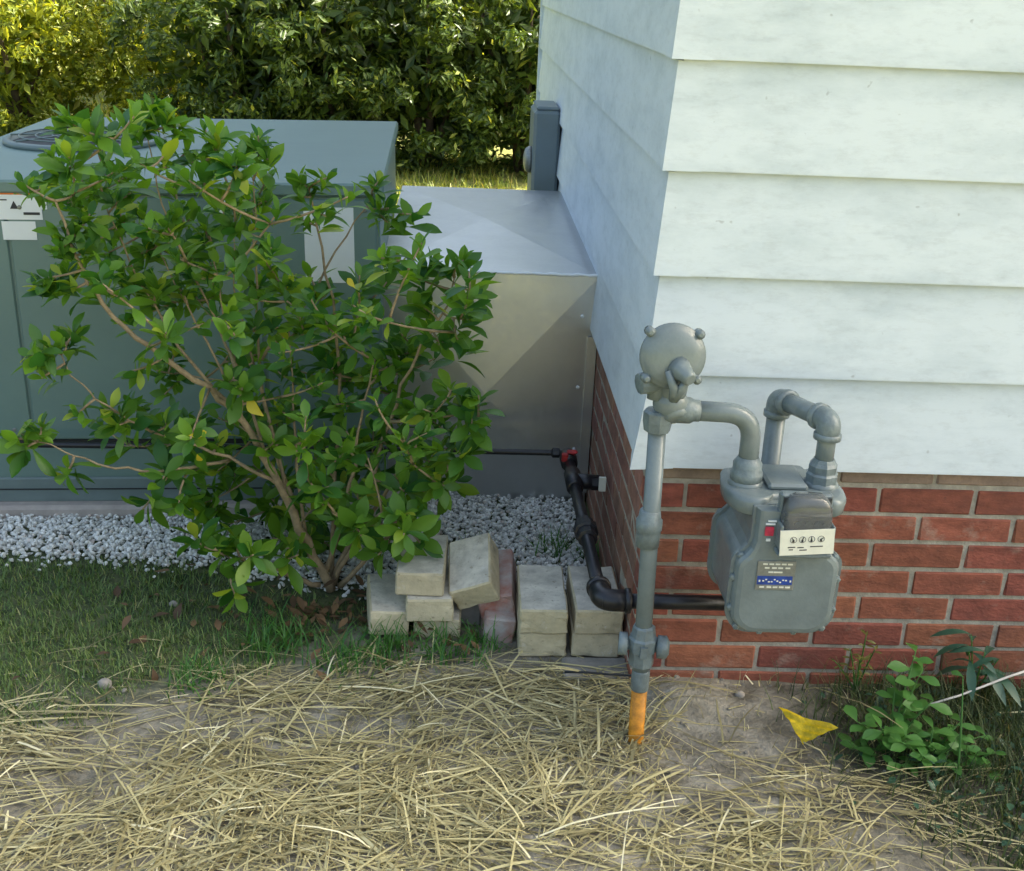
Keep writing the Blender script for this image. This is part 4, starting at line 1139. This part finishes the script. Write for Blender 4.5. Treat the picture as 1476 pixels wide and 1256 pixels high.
# leaf litter under the bush
def litter():
    mb = MB()
    for _ in range(170):
        a = rnd.uniform(0, 6.28); r_ = abs(rnd.gauss(0, .22))
        x, y = -.72 + r_ * 1.3 * math.cos(a), .26 + r_ * .8 * math.sin(a)
        if y > .75: continue
        Mx = Matrix.Translation((x, y, gh(x, y) + rnd.uniform(.006, .03))) @ Matrix.Rotation(rnd.uniform(0, 6.28), 4, 'Z') @ Matrix.Rotation(rnd.gauss(0, .5), 4, 'X') @ Matrix.Scale(rnd.uniform(.02, .05), 4)
        leaf_mb(1, .45, bend=rnd.uniform(-.3, .5), mb=mb, Mx=Mx)
    tag(mb.build('leaf_litter', M['litter']), 'brown fallen leaves under the bush', 'leaf litter', kind='stuff')
litter()
# pebbles and clods
def clods():
    mb = MB()
    for _ in range(700):
        x, y = rnd.uniform(-1.4, 1.2), rnd.uniform(-.9, -.0)
        if rnd.random() < straw_w(x, y) * .8: continue
        r_ = rnd.choice((.002, .003, .004, .005, .007)) * rnd.uniform(.7, 1.2)
        c = Vector((x, y, gh(x, y) + r_ * .2))
        mb.ball(c, r_, 6, (rnd.uniform(.8, 1.3), rnd.uniform(.8, 1.3), rnd.uniform(.5, .9)))
    for f in range(len(mb.sm)): mb.sm[f] = False
    tag(mb.build('soil_clods', M['soil_clod']), 'small clods and crumbs of grey soil by the riser pipe', 'soil', kind='stuff')
clods()

# ------------------------------------------------------------------ small plants on the right
def plant(name, label, cat, base, stems, m_, leaf_n, ls, wd, seed, droop=.2):
    r = random.Random(seed)
    root = empty(name, base, label, cat)
    st = MB(); lv = [leaf_mb(1, wd, bend=droop * r.uniform(.5, 1.3), fold=.2) for _ in range(4)]
    ms = [b.mesh('leaf', m_) for b in lv]
    for tip in stems:
        tip = Vector(tip); b = Vector(base); mid = (tip + b) / 2 + Vector((0, 0, .15 * (tip - b).length))
        pts = [b * (1-t)**2 + mid * 2*t*(1-t) + tip * t*t for t in (0, .2, .4, .6, .8, 1)]
        st.tube(pts, [.0026, .0024, .002, .0018, .0015, .001], 5)
        for k in range(leaf_n):
            t = .35 + .65 * k / max(1, leaf_n - 1); q = b * (1-t)**2 + mid * 2*t*(1-t) + tip * t*t
            a = k * 2.4 + r.uniform(-.4, .4); el = r.uniform(-.1, .5)
            d = Vector((math.cos(a) * math.cos(el), math.sin(a) * math.cos(el), math.sin(el)))
            nrm = (Vector((r.gauss(0, .2), r.gauss(-.25, .2), 1))); nrm = (nrm - d * nrm.dot(d)).normalized(); sd_ = d.cross(nrm)
            Mx = Matrix.Translation(q) @ Matrix((sd_, d, nrm)).transposed().to_4x4() @ Matrix.Scale(ls * r.uniform(.7, 1.15), 4)
            o = bpy.data.objects.new('leaf', r.choice(ms)); COL.objects.link(o); o.parent = root
            o.matrix_parent_inverse = Matrix.Translation(-Vector(base)); o.matrix_basis = Mx
    st.build('stem', M['weed'], root)
def G(u, v): p = at_z(u, v, 0); p.z = gh(p.x, p.y); return p
b0 = G(1280, 1085)
yb = b0.y
plant('broadleaf_weed', 'bright green broadleaf weed growing beside the yellow flag', 'plant', b0,
      [at_y(1320, 940, yb + .06), at_y(1290, 990, yb + .04), at_y(1235, 1040, yb - .02), at_y(1270, 1050, yb - .05), at_y(1345, 1010, yb + .02), at_y(1360, 1060, yb), at_y(1305, 1060, yb - .05), at_y(1225, 1080, yb - .03), at_y(1330, 965, yb + .05)], M['weed'], 7, .048, .55, 3)
b5 = G(1335, 1105)
plant('spreading_weed', 'spreading dark green weed between the broadleaf weed and the right corner', 'plant', b5,
      [at_y(1300, 1070, b5.y - .02), at_y(1345, 1050, b5.y + .03), at_y(1375, 1075, b5.y), at_y(1330, 1090, b5.y - .05), at_y(1290, 1105, b5.y - .03), at_y(1385, 1040, b5.y + .06), at_y(1420, 1060, b5.y + .05)], M['weed'], 7, .042, .5, 14)
b1 = G(1395, 1110)
plant('low_weed', 'small green weed low on the soil in the shaded right corner', 'plant', b1,
      [at_y(1390, 1080, b1.y), at_y(1430, 1085, b1.y), at_y(1450, 1120, b1.y - .03), at_y(1360, 1105, b1.y - .02)], M['weed'], 6, .036, .5, 4)
b2 = G(1410, 1040); b2.y = min(b2.y, -.05)
b2 = Vector((at_y(1400, 1010, -.08).x, -.08, gh(.8, -.08)))
plant('drooping_weed', 'dark blue green weed with long drooping leaves against the brick', 'plant', b2,
      [at_y(1395, 930, -.09), at_y(1400, 915, -.07), at_y(1420, 940, -.1), at_y(1440, 950, -.1)], M['weed_dk'], 5, .085, .24, 5, droop=.6)
b3 = Vector((at_y(1235, 985, -.06).x, -.06, gh(.6, -.06)))
plant('wispy_weed', 'thin brownish wispy weed in front of the foundation beneath the meter', 'plant', b3,
      [at_y(1250, 910, -.06), at_y(1225, 935, -.07), at_y(1200, 950, -.05), at_y(1265, 930, -.06), at_y(1240, 945, -.1)], leaf_mat('wispy_leaf', (.09, .10, .02), (.16, .15, .04), transl=.2), 8, .022, .3, 6)
# seedling stems
b4 = G(1380, 1125)
plant('tall_seedling', 'single thin pale stalk with a small leaf rising among the weeds', 'plant', b4, [at_y(1388, 975, b4.y + .08)], M['weed'], 2, .03, .5, 8)
p0 = at_z(1305, 1026, .05); p1 = at_y(1500, 960, -.12)
mb = MB(); mb.tube([p0, p0.lerp(p1, .4) + Vector((0, 0, -.006)), p0.lerp(p1, .75), p1], [.002, .0026, .0028, .003], 6)
tag(mb.build('pale_stalk', M['twine']), 'long thin pale dry stalk slanting up across the weeds', 'stalk')

# yellow marker flag
fp0 = at_z(1195, 1100, 0.01)
flag = empty('marker_flag', fp0, 'crumpled yellow utility marker flag lying over in the straw', 'marker flag')
c4 = [at_z(1122, 1019, .075), at_z(1208, 1050, .085), at_z(1158, 1070, .045)]
mb = MB(); V = []; F = []; N = 7
idxs = {}
for i in range(N + 1):
    for j in range(N + 1 - i):
        a, b = i / N, j / N; p = c4[0] * (1 - a - b) + c4[1] * a + c4[2] * b
        p = p + Vector((0, -.3, 1)).normalized() * (.004 * math.sin(a * 9 + b * 5) + .003 * math.sin(b * 17 - a * 6))
        idxs[(i, j)] = len(V); V.append(p)
for i in range(N):
    for j in range(N - i):
        F.append((idxs[(i, j)], idxs[(i+1, j)], idxs[(i, j+1)]))
        if i + j < N - 1: F.append((idxs[(i+1, j)], idxs[(i+1, j+1)], idxs[(i, j+1)]))
nv = len(V); V2 = [p - Vector((0, 0, .0012)) for p in V]
mb.add(V + V2, F + [tuple(k + nv for k in reversed(f)) for f in F], 0, False)
mb.build('flag', M['yellow'], flag)
mb = MB(); mb.tube([c4[2], (c4[2] + c4[1]) / 2 + Vector((0, -.01, -.03)), fp0], .0017, 6); mb.build('wire', M['straw'], flag)
# stones
for (u, v, r_, lab) in ((152, 992, .017, 'small pale stone at the edge of the straw'), (1065, 1012, .012, 'tiny pale stone on the soil mound beneath the meter'), (250, 872, .012, 'whitish pebble lost in the lawn grass')):
    p = G(u, v); mb = MB(); mb.ball((0, 0, 0), r_, 8, (1, .8, .75)); mb.v = [tuple(c * (1 + .12 * noise.noise(Vector(q) * 90)) for c in q) for q in mb.v]
    o = mb.build('stone', M['stone']); o.location = p + Vector((0, 0, r_ * .4)); tag(o, lab, 'stone')

# ------------------------------------------------------------------ far shrubs and trees
def crown_mesh(name, rx, ry, rz, seed, n_cl, per, ls, m_, core=2500, flat=.2):
    r = random.Random(seed); V = []; F = []
    def leaf(p, s, nrm):
        nrm = nrm.normalized(); t = nrm.orthogonal().normalized(); t = Matrix.Rotation(r.uniform(0, 6.28), 3, nrm) @ t; b = nrm.cross(t)
        i = len(V)
        V.extend([p - t * s, p - b * s * .38 + nrm * s * .12, p + t * s, p + b * s * .38 + nrm * s * .12])
        F.append((i, i+1, i+2)); F.append((i, i+2, i+3))
    for _ in range(n_cl):
        d = Vector((r.gauss(0, 1), r.gauss(0, 1), r.gauss(0, 1))).normalized()
        k = r.uniform(.70, 1.08) + .26 * noise.noise(d * 2.5 + Vector((seed, 0, 0)))
        c = Vector((d.x * rx * k, d.y * ry * k, d.z * rz * k))
        cs = r.uniform(.10, .19) * (rx + rz) / 2 * .72
        for _ in range(per):
            e = Vector((r.gauss(0, 1), r.gauss(0, 1), r.gauss(0, .7))) * cs * .55
            leaf(c + e, ls * r.uniform(.6, 1.2), (e.normalized() + Vector((r.gauss(0, .5), r.gauss(0, .5), .6 + r.gauss(0, .5)))))
    for _ in range(core):
        d = Vector((r.gauss(0, 1), r.gauss(0, 1), r.gauss(0, 1))).normalized() * r.uniform(.2, .8)
        leaf(Vector((d.x * rx, d.y * ry, d.z * rz)), ls * 2.2, Vector((r.gauss(0, 1), r.gauss(0, 1), r.gauss(0, 1))))
    me = bpy.data.meshes.new(name); me.from_pydata(V, [], F); me.materials.append(m_); me.update(); return me
M['shrub_sunlit'] = leaf_mat('sunlit_shrub_leaf', (.08, .13, .015), (.31, .36, .045), rough=.42, transl=.45, c3=(.5, .47, .12))  # brighter copy of the shrub leaves, sunlight painted into the colour
crownA = [crown_mesh('crown', .95, .85, 1.15, s, 170, 84, .039, M['shrub'], 1500) for s in (1, 2, 3)]
crownL = [crown_mesh('crown', 1.0, .85, 1.15, s, 170, 62, .042, M['shrub_sunlit'], 1500) for s in (11, 12)]
crownB = [crown_mesh('crown', 2.0, 1.8, 2.4, s, 260, 60, .075, M['treeleaf'], 3500) for s in (5, 6)]
def trunk_mesh(h, r0, seed):
    r = random.Random(seed); mb = MB()
    for k in range(4):
        a = k * 1.6 + r.uniform(-.3, .3); d = Vector((math.cos(a), math.sin(a), 0)) * h * .22
        mb.tube([Vector((math.cos(a) * r0, math.sin(a) * r0, -.1)), d * .5 + Vector((0, 0, h * .4)), d * 1.3 + Vector((0, 0, h * .8)), d * 2 + Vector((0, 0, h * 1.3))], [r0, r0 * .8, r0 * .5, r0 * .2], 7)
    return mb.mesh('trunk', M['treebark'])
trA, trB = trunk_mesh(1.0, .045, 1), trunk_mesh(2.2, .11, 2)
def tree(name, label, cat, x, y, crown, tm, zc, sc, rz, group):
    t = empty(name, (x, y, gh(x, y)), label, cat, group)
    for nm, me, z in (('trunk', tm, 0), ('crown', crown, zc)):
        o = bpy.data.objects.new(nm, me); COL.objects.link(o); o.parent = t; o.location.z = z
        if nm == 'crown': o.scale = sc; o.rotation_euler[2] = rz
shr = [(-2.25, 8.08, .95, 'leafy shrub behind the left part of the air conditioner lid'),
       (-1.5, 8.03, 1.05, 'dark leafy shrub behind the middle of the air conditioner lid'),
       (-.68, 7.93, .95, 'leafy shrub between the air conditioner lid and the lit lawn strip'),
       (.12, 7.88, .95, 'leafy shrub at the lawn strip next to the grey electrical box'),
       (1.05, 8.08, 1.0, 'leafy shrub mostly hidden behind the white house wall'),
       (-4.35, 8.9, .80, 'sunlit yellow green shrub at the upper left edge of the photo'),
       (-3.25, 9.3, .82, 'brightest yellow green shrub behind the left end of the air conditioner lid'),
       (-5.9, 11.6, 1.1, 'sunlit shrub beyond the one at the upper left edge')]
for i, (x, y, s, lab) in enumerate(shr):
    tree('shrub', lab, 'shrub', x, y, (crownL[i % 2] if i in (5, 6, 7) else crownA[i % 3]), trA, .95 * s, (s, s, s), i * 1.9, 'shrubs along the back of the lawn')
trs = [(-2.0, 12.4, 'dark tree behind the shrubs above the air conditioner'), (1.2, 12.0, 'dark tree behind the shrubs beside the house wall'), (-.5, 13.5, 'dark tree at the back between two others'), (-5.2, 17.5, 'far dark tree behind the lit lawn gap'), (-9.0, 16.5, 'far tree at the upper left corner'), (-11.5, 19, 'farthest tree past the upper left corner'), (-7.2, 20, 'far tree at the top left between its neighbours')]
for i, (x, y, lab) in enumerate(trs):
    s = 1 + .12 * math.sin(i * 2.3)
    tree('tree', lab, 'tree', x, y, crownB[i % 2], trB, 2.1 * s, (s, s, s), i * 2.1, 'trees behind the lawn')
